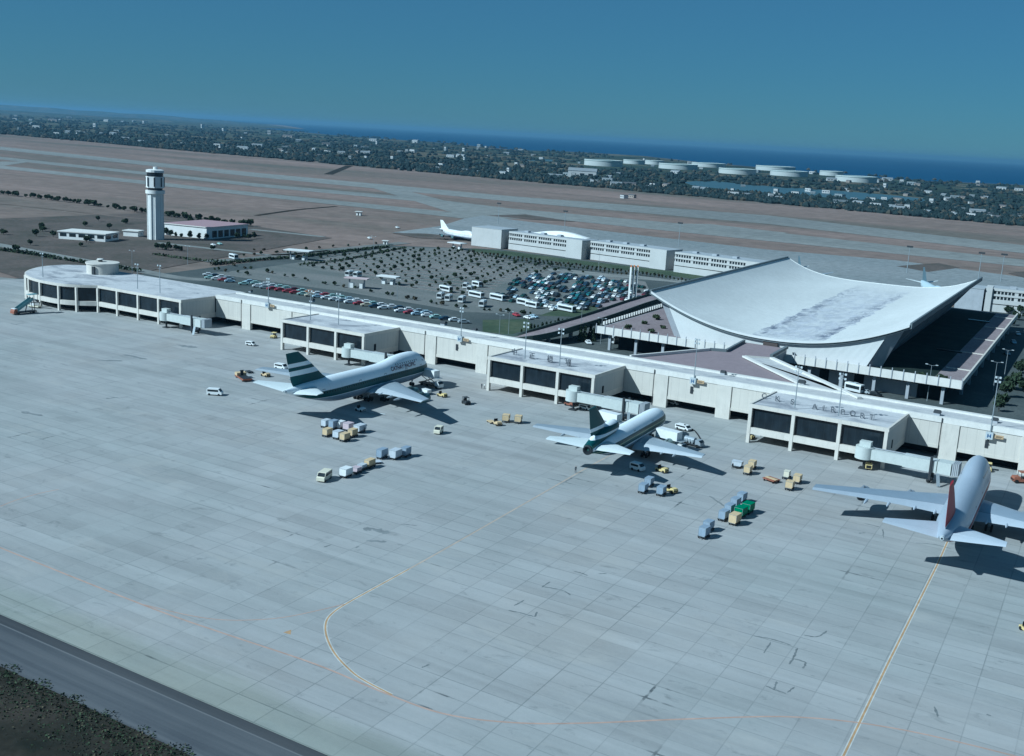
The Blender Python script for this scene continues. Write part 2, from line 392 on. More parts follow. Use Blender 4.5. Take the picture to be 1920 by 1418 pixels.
M = dict(
    apron=m_apron(),
    shoulder=m_ground('concrete_shoulder', (.20,.215,.195), (.235,.245,.222), (.275,.28,.262), .05, .9, (.25,1,1)),
    asphalt=m_service_road(),
    road=m_ground('road_asphalt', (.062,.075,.075), (.08,.092,.09), (.105,.115,.11), .04, .9),
    lot=m_ground('car_park_paving', (.115,.13,.12), (.16,.165,.155), (.215,.205,.192), .03, .8, (.3,1,1)),
    runway=m_ground('runway_concrete', (.185,.19,.18), (.22,.225,.21), (.255,.255,.24), .006, .09, (.25,1,1)),
    backapron=m_ground('far_apron_concrete', (.20,.22,.22), (.235,.25,.25), (.27,.28,.275), .01, .2, (.3,1,1)),
    grass=m_ground('dry_grass', (.11,.11,.09), (.19,.148,.125), (.265,.198,.17), .006, .06, (.22,1,1)),
    scrub=m_ground('scrub_soil', (.016,.018,.014), (.030,.028,.022), (.055,.046,.038), .10, .9),
    deck_shade=m_ground('painted_deck_shade', (.012,.020,.018), (.02,.03,.026), (.035,.045,.038), .12, .9),  # near-black tone standing in for the eave's shade on the deck
    gline=P('faded_grey_line', (.43,.345,.27), .8, 0, .2, .5),
    island=m_ground('planting_island', (.15,.135,.12), (.20,.175,.16), (.25,.22,.205), .08, .7),
    letter=P('letter_grey', (.10,.11,.125), .7, 0, .1, 2),
    earth=m_ground('brown_earth', (.07,.068,.055), (.105,.09,.078), (.14,.112,.098), .03, .35),
    lawn=m_ground('green_lawn', (.04,.06,.038), (.06,.085,.052), (.095,.11,.07), .05, .5),
    farm=m_farm(), sea=m_sea(),
    pond=P('pond_water', (.06,.105,.115), .35, 0, .08, .01, .25),
    paving=m_ground('pink_brick_paving', (.20,.165,.17), (.245,.205,.21), (.28,.24,.24), .08, 1.0),
    wall=m_wall('ribbed_precast_wall', (.555,.525,.465)),
    pier=P('precast_pier', (.575,.545,.485), .8, 0, .09, .3, .25, .25),
    frame=P('lounge_concrete_frame', (.60,.565,.50), .8, 0, .08, .4, .25, .3),
    sidewall=m_wall('lounge_side_wall', (.50,.49,.45), 1.6),
    croof=m_roof('concourse_roof', (.52,.51,.49), (.22,.23,.27), .7, .22),
    broof=m_roof('lounge_roof', (.53,.525,.52), (.15,.16,.19), .8, .13),
    coping=P('pale_coping', (.66,.64,.59), .75, 0, .08, .4, .25, .2),
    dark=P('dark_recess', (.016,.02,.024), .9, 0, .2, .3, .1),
    glass=m_glass_dark(mull=2.0), glass2=m_glass_dark('window_glass', (.018,.025,.03)),
    hallroof=m_hall_roof(),
    white=P('white_wall', (.70,.70,.67), .75, 0, .07, .2, .25, .15),
    gable=P('hall_gable_white', (.66,.67,.65), .75, 0, .06, .12, .25, .1),
    greyc=P('grey_concrete', (.36,.38,.40), .85, 0, .1, .3, .2, .2),
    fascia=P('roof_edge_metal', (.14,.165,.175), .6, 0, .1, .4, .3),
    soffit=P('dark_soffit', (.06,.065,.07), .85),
    linkroof=m_roof('brick_red_roof', (.265,.215,.225), (.19,.155,.165), .35, .3),
    office=P('office_pale_wall', (.50,.50,.48), .8, 0, .06, .15, .2, .12),
    officeroof=m_roof('office_roof', (.36,.385,.40), (.26,.28,.3), .4, .05),
    metal=P('galvanised_pole', (.34,.38,.40), .5, .4, .1, 2),
    lamp=P('lamp_housing', (.46,.50,.51), .35, 0, .05, 2),
    bridge=P('jet_bridge_pale_panel', (.50,.53,.50), .55, 0, .06, .8, .35, .2),
    black=P('black_rubber', (.012,.013,.014), .8, 0, .1, 2),
    steel=P('dark_steel', (.035,.04,.045), .6, .2, .1, 2),
    yline=P('orange_line_paint', (.42,.27,.14), .8, 0, .25, .5),
    wline=P('white_line_paint', (.50,.50,.46), .8, 0, .2, .5),
    rline=P('faded_red_line', (.42,.29,.23), .85, 0, .25, .4),
    bark=P('bark', (.06,.045,.035), .9),
    tankw=P('tank_white', (.46,.49,.47), .6, 0, .05, .02), tankroof=P('tank_roof_green', (.22,.33,.31), .6, 0, .1, .02),
)
FARLEAF = [m_leaf('far_leaf_dark', (.008,.018,.02), (.018,.032,.034)), m_leaf('far_leaf_mid', (.012,.025,.026), (.028,.042,.042)), m_leaf('far_leaf_dry', (.04,.042,.032), (.07,.065,.05))]
LEAF = [m_leaf('leaf_dark', (.020,.035,.020), (.045,.065,.035)), m_leaf('leaf_mid', (.030,.050,.025), (.065,.085,.045)), m_leaf('leaf_dry', (.05,.05,.03), (.10,.085,.055))]

# ------------------------------------------------------------------ world, sun, camera
SHD = Vector((.75, 1.05, -1.0)).normalized()          # direction sunlight travels
SUNV = -SHD
ELEV = math.asin(SUNV.z); AZ = math.atan2(SUNV.x, SUNV.y)
w = bpy.data.worlds.new('World'); scene.world = w; w.use_nodes = True
wt = w.node_tree; bg = wt.nodes['Background']
sky = wt.nodes.new('ShaderNodeTexSky'); sky.sky_type = 'NISHITA'; sky.sun_disc = False
sky.sun_elevation = ELEV; sky.sun_rotation = AZ
sky.air_density = 1.0; sky.dust_density = 0.0; sky.ozone_density = 6.0; sky.altitude = 80
tint = mix_c(wt, 1.0, sky.outputs[0], (.45,.78,.86), 'MULTIPLY')          # teal slide-film sky
wt.links.new(mix_c(wt, .55, tint, (1.65,3.05,4.3)), bg.inputs[0]); bg.inputs[1].default_value = .05
sun = bpy.data.lights.new('sun', 'SUN'); sun.energy = 5.0; sun.angle = R(.53); sun.color = (1.0, .95, .88)
so = bpy.data.objects.new('sun', sun); COL.objects.link(so)
so.rotation_euler = SHD.to_track_quat('-Z', 'Y').to_euler(); so.location = (0, -200, 300)

cd = bpy.data.cameras.new('camera'); cam = bpy.data.objects.new('camera', cd); COL.objects.link(cam)
cd.sensor_width = 36; cd.sensor_fit = 'HORIZONTAL'; cd.lens = F_PX / W_PX * 36
cd.clip_start = 1; cd.clip_end = 400000
cam.matrix_world = Matrix(((RT.x, UP.x, -FW.x, CAM.x), (RT.y, UP.y, -FW.y, CAM.y), (RT.z, UP.z, -FW.z, CAM.z), (0,0,0,1)))
scene.camera = cam
vs = scene.view_settings
vs.view_transform = 'Standard'; vs.look = 'None'; vs.gamma = 1.0; vs.use_curve_mapping = False; vs.exposure = 0.13
try:
    vs.use_white_balance = True; vs.white_balance_temperature = 4960; vs.white_balance_tint = -4.5
except Exception: pass
scene.render.engine = 'CYCLES'
scene.cycles.max_bounces = 6; scene.cycles.diffuse_bounces = 3; scene.cycles.glossy_bounces = 2

# ================================================================== SETTING: land, sea, runways, apron, roads
PX = lambda lst, z=0.0: [xy(a, b, z) for a, b in lst]
# land out to the coast, sea beyond
coast = PX([(480,240),(640,255),(805,266),(960,281),(1080,285),(1200,292),(1320,305),(1440,315),(1570,328),(1700,338),(1920,347)])
p_right = coast[-1]
land = [(-9000, -2500), (2500, -1500), (6500, 5200), (p_right[0]+2500, p_right[1]+1100)] + list(reversed(coast)) + [(-9500, 10500), (-16000, 17000), (-26000, 21000), (-40000, 22000), (-40000, 8000)]
mb = MB(); mb.sheet(land, -.25); structure('ground', mb, M['grass'])
mb = MB(); mb.sheet([(-60000,-20000),(60000,-20000),(60000,60000),(-60000,60000)], -3.0); structure('sea', mb, M['sea'])
# farmland belt between the airfield fence and the coast
inner = PX([(0,250),(240,273),(480,294),(730,311),(960,336),(1200,356),(1440,375),(1680,400),(1920,423)])
fm = list(inner) + [(700, 1120), (3500, 1500), (6400, 5000), (p_right[0]+2400, p_right[1]+900)] + [(c[0]+10, c[1]-40) for c in reversed(coast)] + [(-9400, 10300), (-16000, 16500), (-26000, 20500), (-39000, 21500), (-39000, 9000), (-12000, 5600)]
mb = MB(); mb.sheet(fm, -.12); structure('farmland', mb, M['farm'])
mb = MB()
mb.sheet(PX([(1280,341),(1330,339),(1440,349),(1560,357),(1660,365),(1738,373),(1730,379),(1600,374),(1440,362),(1330,352),(1296,347)]), -.04)
mb.sheet(PX([(390,270),(480,272),(478,276),(395,275)]), -.04)
mb.sheet(PX([(980,297),(1040,300),(1040,303),(985,301)]), -.04)
structure('pond_water', mb, M['pond'])
# distant hills along the left horizon
mb = MB(); rr = random.Random(3)
def ridge(x0, y0, x1, y1, h, n, wd):
    a = Vector((x0, y0, 0)); b = Vector((x1, y1, 0)); nrm = Vector((-(b-a).y, (b-a).x, 0)).normalized()
    prof = [h*(.35+.65*math.sin(math.pi*i/n))*(.6+.4*rr.random()) if 0 < i < n else 0 for i in range(n+1)]
    rings = []
    for k, f in enumerate((0, .35, .6, 1, .6, .3, 0)):
        rings.append([tuple(a.lerp(b, i/n) + nrm*wd*(k/6-.5) + Vector((0,0,prof[i]*f-.2))) for i in range(n+1)])
    mb.loft(rings, 0, False, False, False)
ridge(-36000, 9500, -15500, 15500, 125, 40, 3000); ridge(-22000, 7000, -9500, 8600, 40, 30, 1500)
structure('hills', mb, M['farm'])

# dry-grass airfield: runway, taxiways, far apron
mb = MB()
mb.sheet(PX([(-60,269),(0,275),(480,324),(960,368),(1440,404),(1920,460),(2100,481),(2100,498),(1920,475),(1440,420),(960,378),(480,332),(0,281),(-60,275)]), -.10)
structure('runway', mb, M['runway'])
mb = MB()
mb.sheet(PX([(-60,287),(0,294),(480,344),(800,372),(960,391),(1440,434),(1920,487),(2100,507),(2100,522),(1920,500),(1440,452),(960,403),(800,379),(480,350),(0,299),(-60,293)]), -.09)
mb.sheet(PX([(-60,303),(0,310),(480,361),(800,393),(905,404),(940,412),(890,412),(790,401),(480,368),(0,316),(-60,309)]), -.085)
mb.sheet(PX([(690,350),(760,357),(860,383),(960,398),(1010,410),(900,410),(835,395)]), -.08)
mb.sheet(PX([(-60,300),(0,303),(60,303),(0,312),(-60,310)]), -.08)
mb.sheet(PX([(1200,418),(1330,420),(1480,437),(1360,440)]), -.08)
structure('taxiway', mb, M['runway'])
mb = MB()
mb.sheet(PX([(735,436),(825,424),(870,410),(905,404),(960,412),(1200,441),(1440,468),(1680,488),(1920,520),(2100,545),(2100,640),(1920,600),(1860,570),(1450,510),(1250,490),(960,450),(880,444)]), -.07)
structure('far_apron', mb, M['backapron'])
mb = MB()   # mown strip islands of grass on the far apron
for q in ([(912,404),(985,402),(1080,416),(1000,412)], [(1680,499),(1760,493),(1800,502),(1740,510)], [(1890,512),(1930,508),(1990,520),(1930,524)]):
    mb.sheet(PX(q), -.06)
structure('grass_island', mb, M['earth'])

# front apron, shoulder strip, service road and the scrub bank at the near corner
mb = MB(); mb.sheet([(-330,-206.6),(-330,-60),(-168,-14),(-150,30),(340,30),(420,-120),(420,-206.6)], 0); structure('apron', mb, M['apron'])
mb = MB(); mb.sheet([(-330,-216.8),(-330,-206.6),(420,-206.6),(420,-216.8)], -.03); structure('service_road', mb, M['asphalt'])
# bank falling away from the service road
mb = MB(); nx, ny = 120, 26; g = random.Random(5)
vs_ = []
for j in range(ny+1):
    for i in range(nx+1):
        x = 60 + 230*i/nx; y = -216.5 - 62*j/ny
        z = -.06 - .03*j + (0 if j == 0 else (g.random()-.5)*.16)
        vs_.append((x + (g.random()-.5)*.9, y + (0 if j == 0 else (g.random()-.5)*1.2) + (0 if j else (g.random()-.5)*1.1), z))
mb.add(vs_, [(j*(nx+1)+i, j*(nx+1)+i+1, (j+1)*(nx+1)+i+1, (j+1)*(nx+1)+i) for j in range(ny) for i in range(nx)])
structure('scrub_bank', mb, M['scrub'])
# apron markings, each a painted line of its own
def paint(name, pts, wd, mat, z, label):
    mb = MB(); mb.ribbon([(p[0], p[1]) for p in pts], wd, z)
    o = structure(name, mb, mat); return o
def dense(pts, n=8):
    """smooth a coarse polyline (Catmull-Rom)"""
    P_ = [Vector((p[0], p[1], 0)) for p in pts]; out = []
    for i in range(len(P_)-1):
        p0 = P_[max(i-1,0)]; p1 = P_[i]; p2 = P_[i+1]; p3 = P_[min(i+2, len(P_)-1)]
        for k in range(n):
            t = k/n
            out.append(.5*((2*p1)+(p2-p0)*t+(2*p0-5*p1+4*p2-p3)*t*t+(3*p1-p0-3*p2+p3)*t*t*t))
    out.append(P_[-1]); return out
lead3 = PX([(1560,1462),(1590,1400),(1667,1240),(1757,1060),(1790,985)])
lead2 = dense(PX([(735,1303),(690,1280),(660,1260),(628,1226),(612,1192),(612,1165),(628,1146),(660,1126),(720,1093),(830,1032),(1000,935),(1110,872),(1175,838)]), 6)
k_ = next(i for i, q in enumerate(lead2) if q.y > -150)
lead2b, lead2 = lead2[k_-1:], lead2[:k_]
paint('stand_line', lead2b, .36, M['gline'], .008, '')
for pts in (lead3, lead2):
    paint('stand_line_border', pts, .62, M['wline'], .004, '')
    paint('stand_line', pts, .30, M['yline'], .008, '')
taxi = dense(PX([(-40,1010),(0,1027),(270,1135),(420,1188),(590,1245),(715,1297),(830,1338),(960,1355),(1100,1356),(1300,1348),(1500,1345),(1700,1370),(1960,1432)]), 6)
paint('taxi_line', taxi, .36, M['rline'], .0065, '')
turn = dense(PX([(270,1134),(340,1151),(400,1161),(460,1163),(530,1158),(600,1144),(645,1133)]), 6)
paint('turn_line', turn, .24, M['rline'], .010, '')
mb = MB(); mb.sheet(PX([(531,1186),(546,1181),(545,1190)]), .004); structure('direction_arrow', mb, M['yline'])
edge = dense(PX([(0,950),(30,938),(75,925),(110,918)]), 4); paint('old_stand_line', edge, .28, M['rline'], .004, '')
stand1 = PX([(590,800),(560,760)]); 

# landside ground behind the concourse
mb = MB(); mb.sheet([(-420,60),(-420,330),(-215,300),(-150,88),(-118,18),(-150,14),(-260,40)], -.05); structure('brown_field', mb, M['earth'])
mb = MB(); mb.sheet([(-160,14),(-100,18),(330,15),(330,330),(180,330),(100,310),(90,345),(-105,350),(-165,292),(-136,85)], -.045); structure('landside_road', mb, M['road'])
lotp = PX([(395,512),(470,505),(560,492),(650,478),(738,463),(870,466),(960,490),(1030,503),(1210,528),(1225,560),(1190,580),(1080,592),(960,588),(870,585),(640,546),(520,530)])
mb = MB(); mb.sheet(lotp, -.035); structure('car_park', mb, M['lot'])
mb = MB()
mb.sheet(PX([(1028,503),(1105,509),(1385,535),(1385,542),(1250,528),(1105,516),(1028,508)]), -.02)
structure('pale_pavement', mb, M['runway'])
mb = MB(); mb.sheet(PX([(885,472),(960,480),(1092,497),(1250,516),(1450,545),(1450,536),(1255,508),(1092,489),(960,472),(885,466)]), -.03); structure('office_lawn', mb, M['lawn'])
mb = MB(); mb.sheet(PX([(1085,560),(1190,583),(1110,595),(1010,592),(1060,575)]), -.03)
mb.sheet(PX([(905,600),(990,598),(1000,616),(955,628),(905,622)]), -.03); structure('lawn', mb, M['lawn'])
mb = MB(); mb.sheet(PX([(1100,565),(1190,548),(1225,556),(1180,583),(1130,585)]), -.02); structure('pink_verge', mb, M['paving'])
# roads by the control tower and on the left
def road(pts, wd, mat='road', name='access_road', z=-.03):
    mb = MB(); mb.ribbon(dense(PX(pts), 5), wd, z); structure(name, mb, M[mat])
road([(-40,452),(100,478),(240,503),(330,520),(395,525)], 9, 'runway')
road([(-40,520),(60,530)], 12, 'runway'); road([(-40,545),(70,552)], 16, 'road')
road([(295,455),(360,462),(430,470),(520,478),(620,470)], 6, 'runway')
road([(470,430),(540,437),(606,444)], 7, 'runway')
road([(380,490),(470,485),(560,474),(680,463),(760,455)], 10, 'lot')
road([(-40,378),(100,392),(240,408),(330,415)], 4, 'grass', z=-.04)
mb = MB(); mb.sheet(PX([(735,437),(800,438),(880,446),(880,452),(780,446)]), -.02); structure('sandy_verge', mb, M['earth'])
road([(480,404),(560,393),(630,387)], 5, 'scrub', 'drainage_ditch', -.05)
road([(615,327),(655,311)], 14, 'scrub', 'drainage_ditch', -.05)
# tar-filled cracks and spill marks on the concrete, where the photograph shows them
gs = random.Random(9); mb = MB(); mp = MB()
def stain(pts, wd, target, z=.006):
    d = dense(pts, 9); Lq = []
    for i, p in enumerate(d):
        t = (d[min(i+1,len(d)-1)] - d[max(i-1,0)]).normalized(); n_ = Vector((-t.y, t.x, 0)); f = min(1, min(i, len(d)-1-i)/2+.15)
        Lq += [p + n_*wd*f*gs.uniform(.2,.8) + Vector((0,0,z)), p - n_*wd*f*gs.uniform(.2,.8) + Vector((0,0,z))]
    target.add(Lq, [(2*i+1, 2*i+3, 2*i+2, 2*i) for i in range(len(d)-1)])
for ox, oy, lst in ((1300, 960, ([(350,720),(460,740),(570,775)],[(450,755),(410,820)],[(605,790),(580,850),(555,885)],[(580,850),(650,875),(635,910)],[(640,715),(720,725),(775,690)],[(420,1010),(480,1035),(540,1055)],[(485,985),(470,1030)],[(545,1050),(590,1015)],[(960,125),(1000,120)],[(990,65),(1090,90)],[(1100,100),(1105,150)],[(1290,180),(1400,190),(1500,215)],[(1400,1130),(1420,1190)],[(1700,1175),(1730,1185)])),
                    (560, 960, ([(1410,440),(1460,405)],[(1420,435),(1530,455),(1580,485)],[(1250,545),(1310,512)],[(1215,570),(1300,590),(1370,610)],[(1370,610),(1385,580)],[(1600,345),(1640,355),(1680,370)],[(145,205),(190,190)],[(330,210),(350,200)],[(590,70),(690,80)],[(715,905),(760,885)],[(1740,360),(1790,358)]))):
    for l in lst: stain(PX([(ox+a/3.097, oy+b/3.097) for a, b in l]), .30, mb)
for l, w_ in (([(682,994),(700,992),(730,1000)],1.6),([(686,1014),(725,1016)],.9),([(182,676),(230,677)],1.8),([(232,665),(275,674)],1.6),([(332,647),(370,652)],2.4),([(198,748),(222,745)],1.2),([(40,772),(80,780)],1.5),([(1330,930),(1362,952)],.6)):
    stain(PX(l), w_, mp)
structure('joint_stain', mb, P('tar_stain', (.155,.168,.168), .9, 0, .3, .8)); structure('spill_stain', mp, P('spill_stain', (.195,.207,.206), .9, 0, .3, .6))
# ================================================================== CONCOURSE
X0, X1, WT, CD = -14.0, 345.0, 11.3, 12.6
conc = thing('concourse_building', 'long pale concrete concourse with ribbed panels, running behind the parked airliners', 'building', (0,0,0))
units = [0.2, 86.6, 172.2, 255.4, 340.0]
piers = []
for u in units: piers += [(u, u+4.3)]
for u in (21.0, 107.4, 192.2, 274.9): piers += [(u, u+4.4)]
piers = sorted(p for p in piers if p[0] < X1)
for a, b in piers:
    mb = MB(); mb.box(a, b, -.35, .9, 0, WT-1.55); mb.build('pier', M['pier'], conc)
edges = [X0] + [e for p in piers for e in p] + [X1]
for i in range(0, len(edges)-1, 2):
    a, b = edges[i], edges[i+1]
    if b - a < .6: continue
    mb = MB(); mb.box(a+.03, b-.03, -.02, .5, 2.75, WT-1.55); mb.box(a+.03, b-.03, -.14, -.021, 2.75, 3.6)
    mb.build('wall_panel', M['wall'], conc)
mb = MB(); mb.box(X0, X1, -.22, .9, WT-1.50, WT); mb.build('wall_coping', M['coping'], conc)
mb = MB(); mb.box(X0, X1, .9, CD-.5, WT-1.0, WT-.55); mb.build('roof', M['croof'], conc)
mb = MB(); mb.box(X0, X1, CD-.5, CD, 0, WT-.1); mb.build('rear_wall', M['wall'], conc)
mb = MB(); mb.box(X0, X1, CD-2.1, CD-.51, WT-.54, WT-.05); mb.build('rear_parapet', M['coping'], conc)
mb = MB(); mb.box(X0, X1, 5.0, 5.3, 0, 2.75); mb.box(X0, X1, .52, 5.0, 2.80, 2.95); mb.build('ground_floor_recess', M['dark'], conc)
# expansion-joint ribs, rain pipes and louvres on the wall
for u in units[:4]:
    mb = MB(); mb.cyl((u-.25, -.45, .2), (u-.25, -.45, WT-.2), .13, n=6); mb.build('rain_pipe', M['steel'], conc)
for px, py in ((857,651), (1297,731), (1850,832)):
    p = on_y(px, py, 0); mb = MB()
    mb.box(p.x-.4, p.x+.4, -.22, -.03, p.z-1.1, p.z+1.0); mb.box(p.x-.1, p.x+.55, -.30, -.221, p.z-.2, p.z+.15); mb.build('louvre', M['steel'], conc)
# small roof hatches and plant on the concourse roof (each can be lifted away)
for i, (px, py, s, lab) in enumerate(((470,548,1.2,'grey roof vent on the concourse beside the round lounge'), (585,566,1.6,'dark roof hatch behind the first lounge roof'),
        (832,610,1.8,'grey slanted roof hatch behind the wall right of the first lounge'), (890,622,1.5,'dark roof vent where the concourse roof widens'),
        (1356,702,1.4,'cross shaped vent on the roof above the second blank wall'), (1503,722,1.8,'dark roof vent beside the white covered walkway end'),
        (1757,778,1.6,'triangular roof hatch to the right of the third lounge roof'), (1865,792,1.5,'dark pyramid vent at the right end of the concourse roof'))):
    p = at(px, py, WT-.5); t = thing('roof_vent', lab, 'roof vent', (p.x, p.y, WT-.55))
    mb = MB(); mb.box(-s/2, s/2, -s/2, s/2, 0, s*.45); mb.build('curb', M['greyc'], t)
    mb = MB(); mb.hexa([(-s*.6,-s*.6,s*.45),(s*.6,-s*.6,s*.45),(s*.6,s*.6,s*.45),(-s*.6,s*.6,s*.45)], [(-s*.5,-s*.1,s*.9),(s*.5,-s*.1,s*.9),(s*.5,s*.1,s*.9),(-s*.5,s*.1,s*.9)]); mb.build('cowl', M['steel'], t)

# ---------------------------------------------------------------- gate lounges projecting from the wall
def lounge(x0, x1, yf, lab, ncol=4):
    t = thing('gate_lounge', lab, 'building', (x0, 0, 0), 0, 'gate lounges along the concourse')
    Wd = x1-x0; zr = 10.75
    for k in range(ncol):
        cx = k*Wd/(ncol-1); cx = min(max(cx, .45), Wd-.45)
        mb = MB(); mb.box(cx-.45, cx+.45, yf-.12, yf+.9, 0, zr-1.0); mb.build('column', M['frame'], t)
    for k in range(ncol):
        cx = min(max(k*Wd/(ncol-1), .45), Wd-.45)
        mb = MB(); mb.box(cx-.4, cx+.4, yf+9, yf+9.8, 0, 2.55); mb.build('rear_column', M['greyc'], t)
    mb = MB(); mb.box(0, Wd, yf, -.4, 2.56, 4.35); mb.build('floor_band', M['frame'], t)
    for k in range(ncol-1):
        a, b = k*Wd/(ncol-1)+.5, (k+1)*Wd/(ncol-1)-.5
        mb = MB(); mb.box(a, b, yf+.75, yf+.9, 4.36, zr-1.01); mb.build('glazing', M['glass'], t)
    mb = MB(); mb.box(-.15, Wd+.15, yf-.16, yf+.5, zr-1.0, zr); mb.box(-.15, .4, yf+.5, -.25, zr-1.0, zr); mb.box(Wd-.4, Wd+.15, yf+.5, -.25, zr-1.0, zr)
    mb.build('fascia', M['frame'], t)
    mb = MB(); mb.box(.41, Wd-.41, yf+.51, -.25, zr-1.0, zr-.3); mb.build('roof', M['broof'], t)
    mb = MB(); mb.box(Wd-.3, Wd+.02, yf+.91, -.38, 4.36, zr-1.01); mb.build('side_wall', M['sidewall'], t)
    mb = MB(); mb.box(-.02, .3, yf+.91, -.38, 4.36, zr-1.01); mb.build('side_wall', M['sidewall'], t)
    mb = MB(); mb.box(Wd+.021, Wd+.08, yf+5.2, yf+6.3, 4.36, 6.6); mb.build('side_door', M['dark'], t)
    return t
LB = [lounge(38.0, 75.2, -19.2, 'gate lounge behind the tail of the green striped jumbo, bare roof without letters'),
      lounge(124.7, 161.9, -19.9, 'gate lounge behind the green striped trijet, Chinese characters on its roof'),
      lounge(209.6, 246.4, -21.2, 'gate lounge with AIRPORT letters standing on its stained roof')]
# letters standing on the lounge roofs
def letter(ch, px, py, h, lab, group, z=10.45):
    cu = bpy.data.curves.new('glyph', 'FONT'); cu.body = ch; cu.size = h*1.35; cu.extrude = .09; cu.offset = .02; cu.align_x = 'CENTER'
    tmp = bpy.data.objects.new('glyph', cu); COL.objects.link(tmp)
    dg = bpy.context.evaluated_depsgraph_get(); dg.update()
    me = bpy.data.meshes.new_from_object(tmp.evaluated_get(dg)); bpy.data.objects.remove(tmp); bpy.data.curves.remove(cu)
    me.name = 'roof_letter'; me.materials.clear(); me.materials.append(M['letter'])
    p = at(px, py, z)
    xs = [v.co.y for v in me.vertices]; lo = min(xs) if xs else 0
    for v in me.vertices:
        x, y, zz = v.co; v.co = (x, -zz, y - lo + .12)
    o = bpy.data.objects.new('roof_letter', me); COL.objects.link(o); o.location = (p.x, p.y, z)
    bm = bmesh.new(); bm.from_mesh(me); b0 = len(bm.verts)
    w2 = h*.45
    for sx in (-w2*.7, w2*.7):
        r_ = bmesh.ops.create_cube(bm, size=1.0)
        for v in r_['verts']: v.co = Vector((v.co.x*.08 + sx, v.co.y*.08 + .35, (v.co.z+.5)*h*.8))
    bm.to_mesh(me); bm.free()
    tag(o, lab, 'roof letter', group)
wordpos = [('C',1432,748,'letter C at the left end of the roof lettering'),('K',1457,753,'letter K of the roof lettering, between C and S'),('S',1485,759,'letter S of the roof lettering, left of the wide gap'),
           ('A',1527,768,'letter A starting the word AIRPORT on the lounge roof'),('I',1544,771,'letter I in the word AIRPORT on the lounge roof'),('R',1561,774,'first letter R in the word AIRPORT, after the I'),
           ('P',1579,778,'letter P in the middle of the word AIRPORT'),('O',1598,781,'letter O in the word AIRPORT on the lounge roof'),('R',1616,785,'second letter R in the word AIRPORT, after the O'),('T',1634,788,'letter T ending the word AIRPORT on the lounge roof')]
for ch, px, py, lab in wordpos: letter(ch, px, py, 1.5, 'dark standing ' + lab, 'letters on the right lounge roof')
for ch, px, py, lab in (('中',964,666,'first of the four dark Chinese characters on the lounge roof'),('正',997,673,'second of the four dark Chinese characters on the lounge roof'),
                        ('機',1031,680,'third of the four dark Chinese characters on the lounge roof'),('場',1065,687,'last of the four dark Chinese characters on the lounge roof')):
    letter(ch, px, py, 1.6, lab, 'characters on the middle lounge roof')

# ---------------------------------------------------------------- rounded end lounge with drum
t = thing('round_lounge', 'rounded end lounge with a drum on its roof, at the far left of the concourse', 'building', (0,0,0))
arc = dense([(-61.5,-17.2),(-67.8,-22.6),(-75.0,-25.4),(-86.8,-25.2),(-97.5,-22.6),(-108,-16.8),(-116,-8),(-121,2),(-120,12),(-111,19),(-100,19.5),(-91,16.4)], 5)
out = [(-14.2,-17.2)] + [(v.x, v.y) for v in arc] + [(-14.2, 15.9)]
def inset(pts, d):
    n = len(pts); o = []
    for i in range(n):
        a, b, c = Vector(pts[i-1]), Vector(pts[i]), Vector(pts[(i+1) % n])
        d1 = (b-a).normalized(); d2 = (c-b).normalized(); nn = (Vector((d1.y,-d1.x)) + Vector((d2.y,-d2.x)))
        nn = nn.normalized() if nn.length > 1e-6 else Vector((0,0)); o.append((b.x + nn.x*d, b.y + nn.y*d))
    return o
area = sum(out[i][0]*out[(i+1)%len(out)][1]-out[(i+1)%len(out)][0]*out[i][1] for i in range(len(out)))
sg = 1 if area < 0 else -1
mb = MB(); mb.prism(out, 9.75, 10.75); mb.build('roof_slab', [M['frame']], t)
mb = MB(); mb.prism(inset(out, .5*sg), 10.751, 10.80); mb.build('roof', M['broof'], t)
mb = MB(); mb.prism(out, 2.56, 4.35); mb.build('floor_band', M['frame'], t)
mb = MB(); mb.prism(inset(out, .85*sg), 4.36, 9.74); mb.build('glazing', M['glass'], t)
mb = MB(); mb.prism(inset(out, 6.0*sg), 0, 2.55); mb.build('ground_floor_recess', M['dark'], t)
ci = [(-14.7,-17.2),(-26.7,-17.2),(-38.2,-17.2),(-50.2,-17.2),(-61.6,-17.3),(-67.7,-22.6),(-74.8,-25.4),(-86.7,-25.2),(-97.5,-22.6),(-103,-19.9),(-108,-16.8),(-116,-8),(-120.8,1)]
for x, y in ci:
    mb = MB(); mb.box(x-.42, x+.42, y-.14, y+.7, 0, 9.74); mb.build('column', M['frame'], t)
mb = MB(); mb.box(-14.7, -14.22, -16.4, -.3, 4.36, 9.74); mb.build('side_wall', M['sidewall'], t)
mb = MB(); mb.lathe([(0.01,4.6),(6.1,4.6),(6.9,4.6),(6.9,4.1),(6.5,4.1),(6.5,0)], (-89.5,7.5,10.8), 40); mb.build('roof_drum', M['pier'], t, True)
mb = MB(); mb.box(-88.2,-86.6,-.1+1.0,1.4,10.81,14.2); mb.build('drum_door', M['steel'], t)
tv = thing('roof_vent', 'small dark vent with a cap on top of the round lounge drum', 'roof vent', (-91.5, 8.0, 15.4))
mb = MB(); mb.cyl((0,0,0),(0,0,.9),.9,n=12); mb.build('curb', M['steel'], tv); mb = MB(); mb.cyl((0,0,.9),(0,0,1.3),1.6,1.1,n=12); mb.build('cowl', M['coping'], tv)

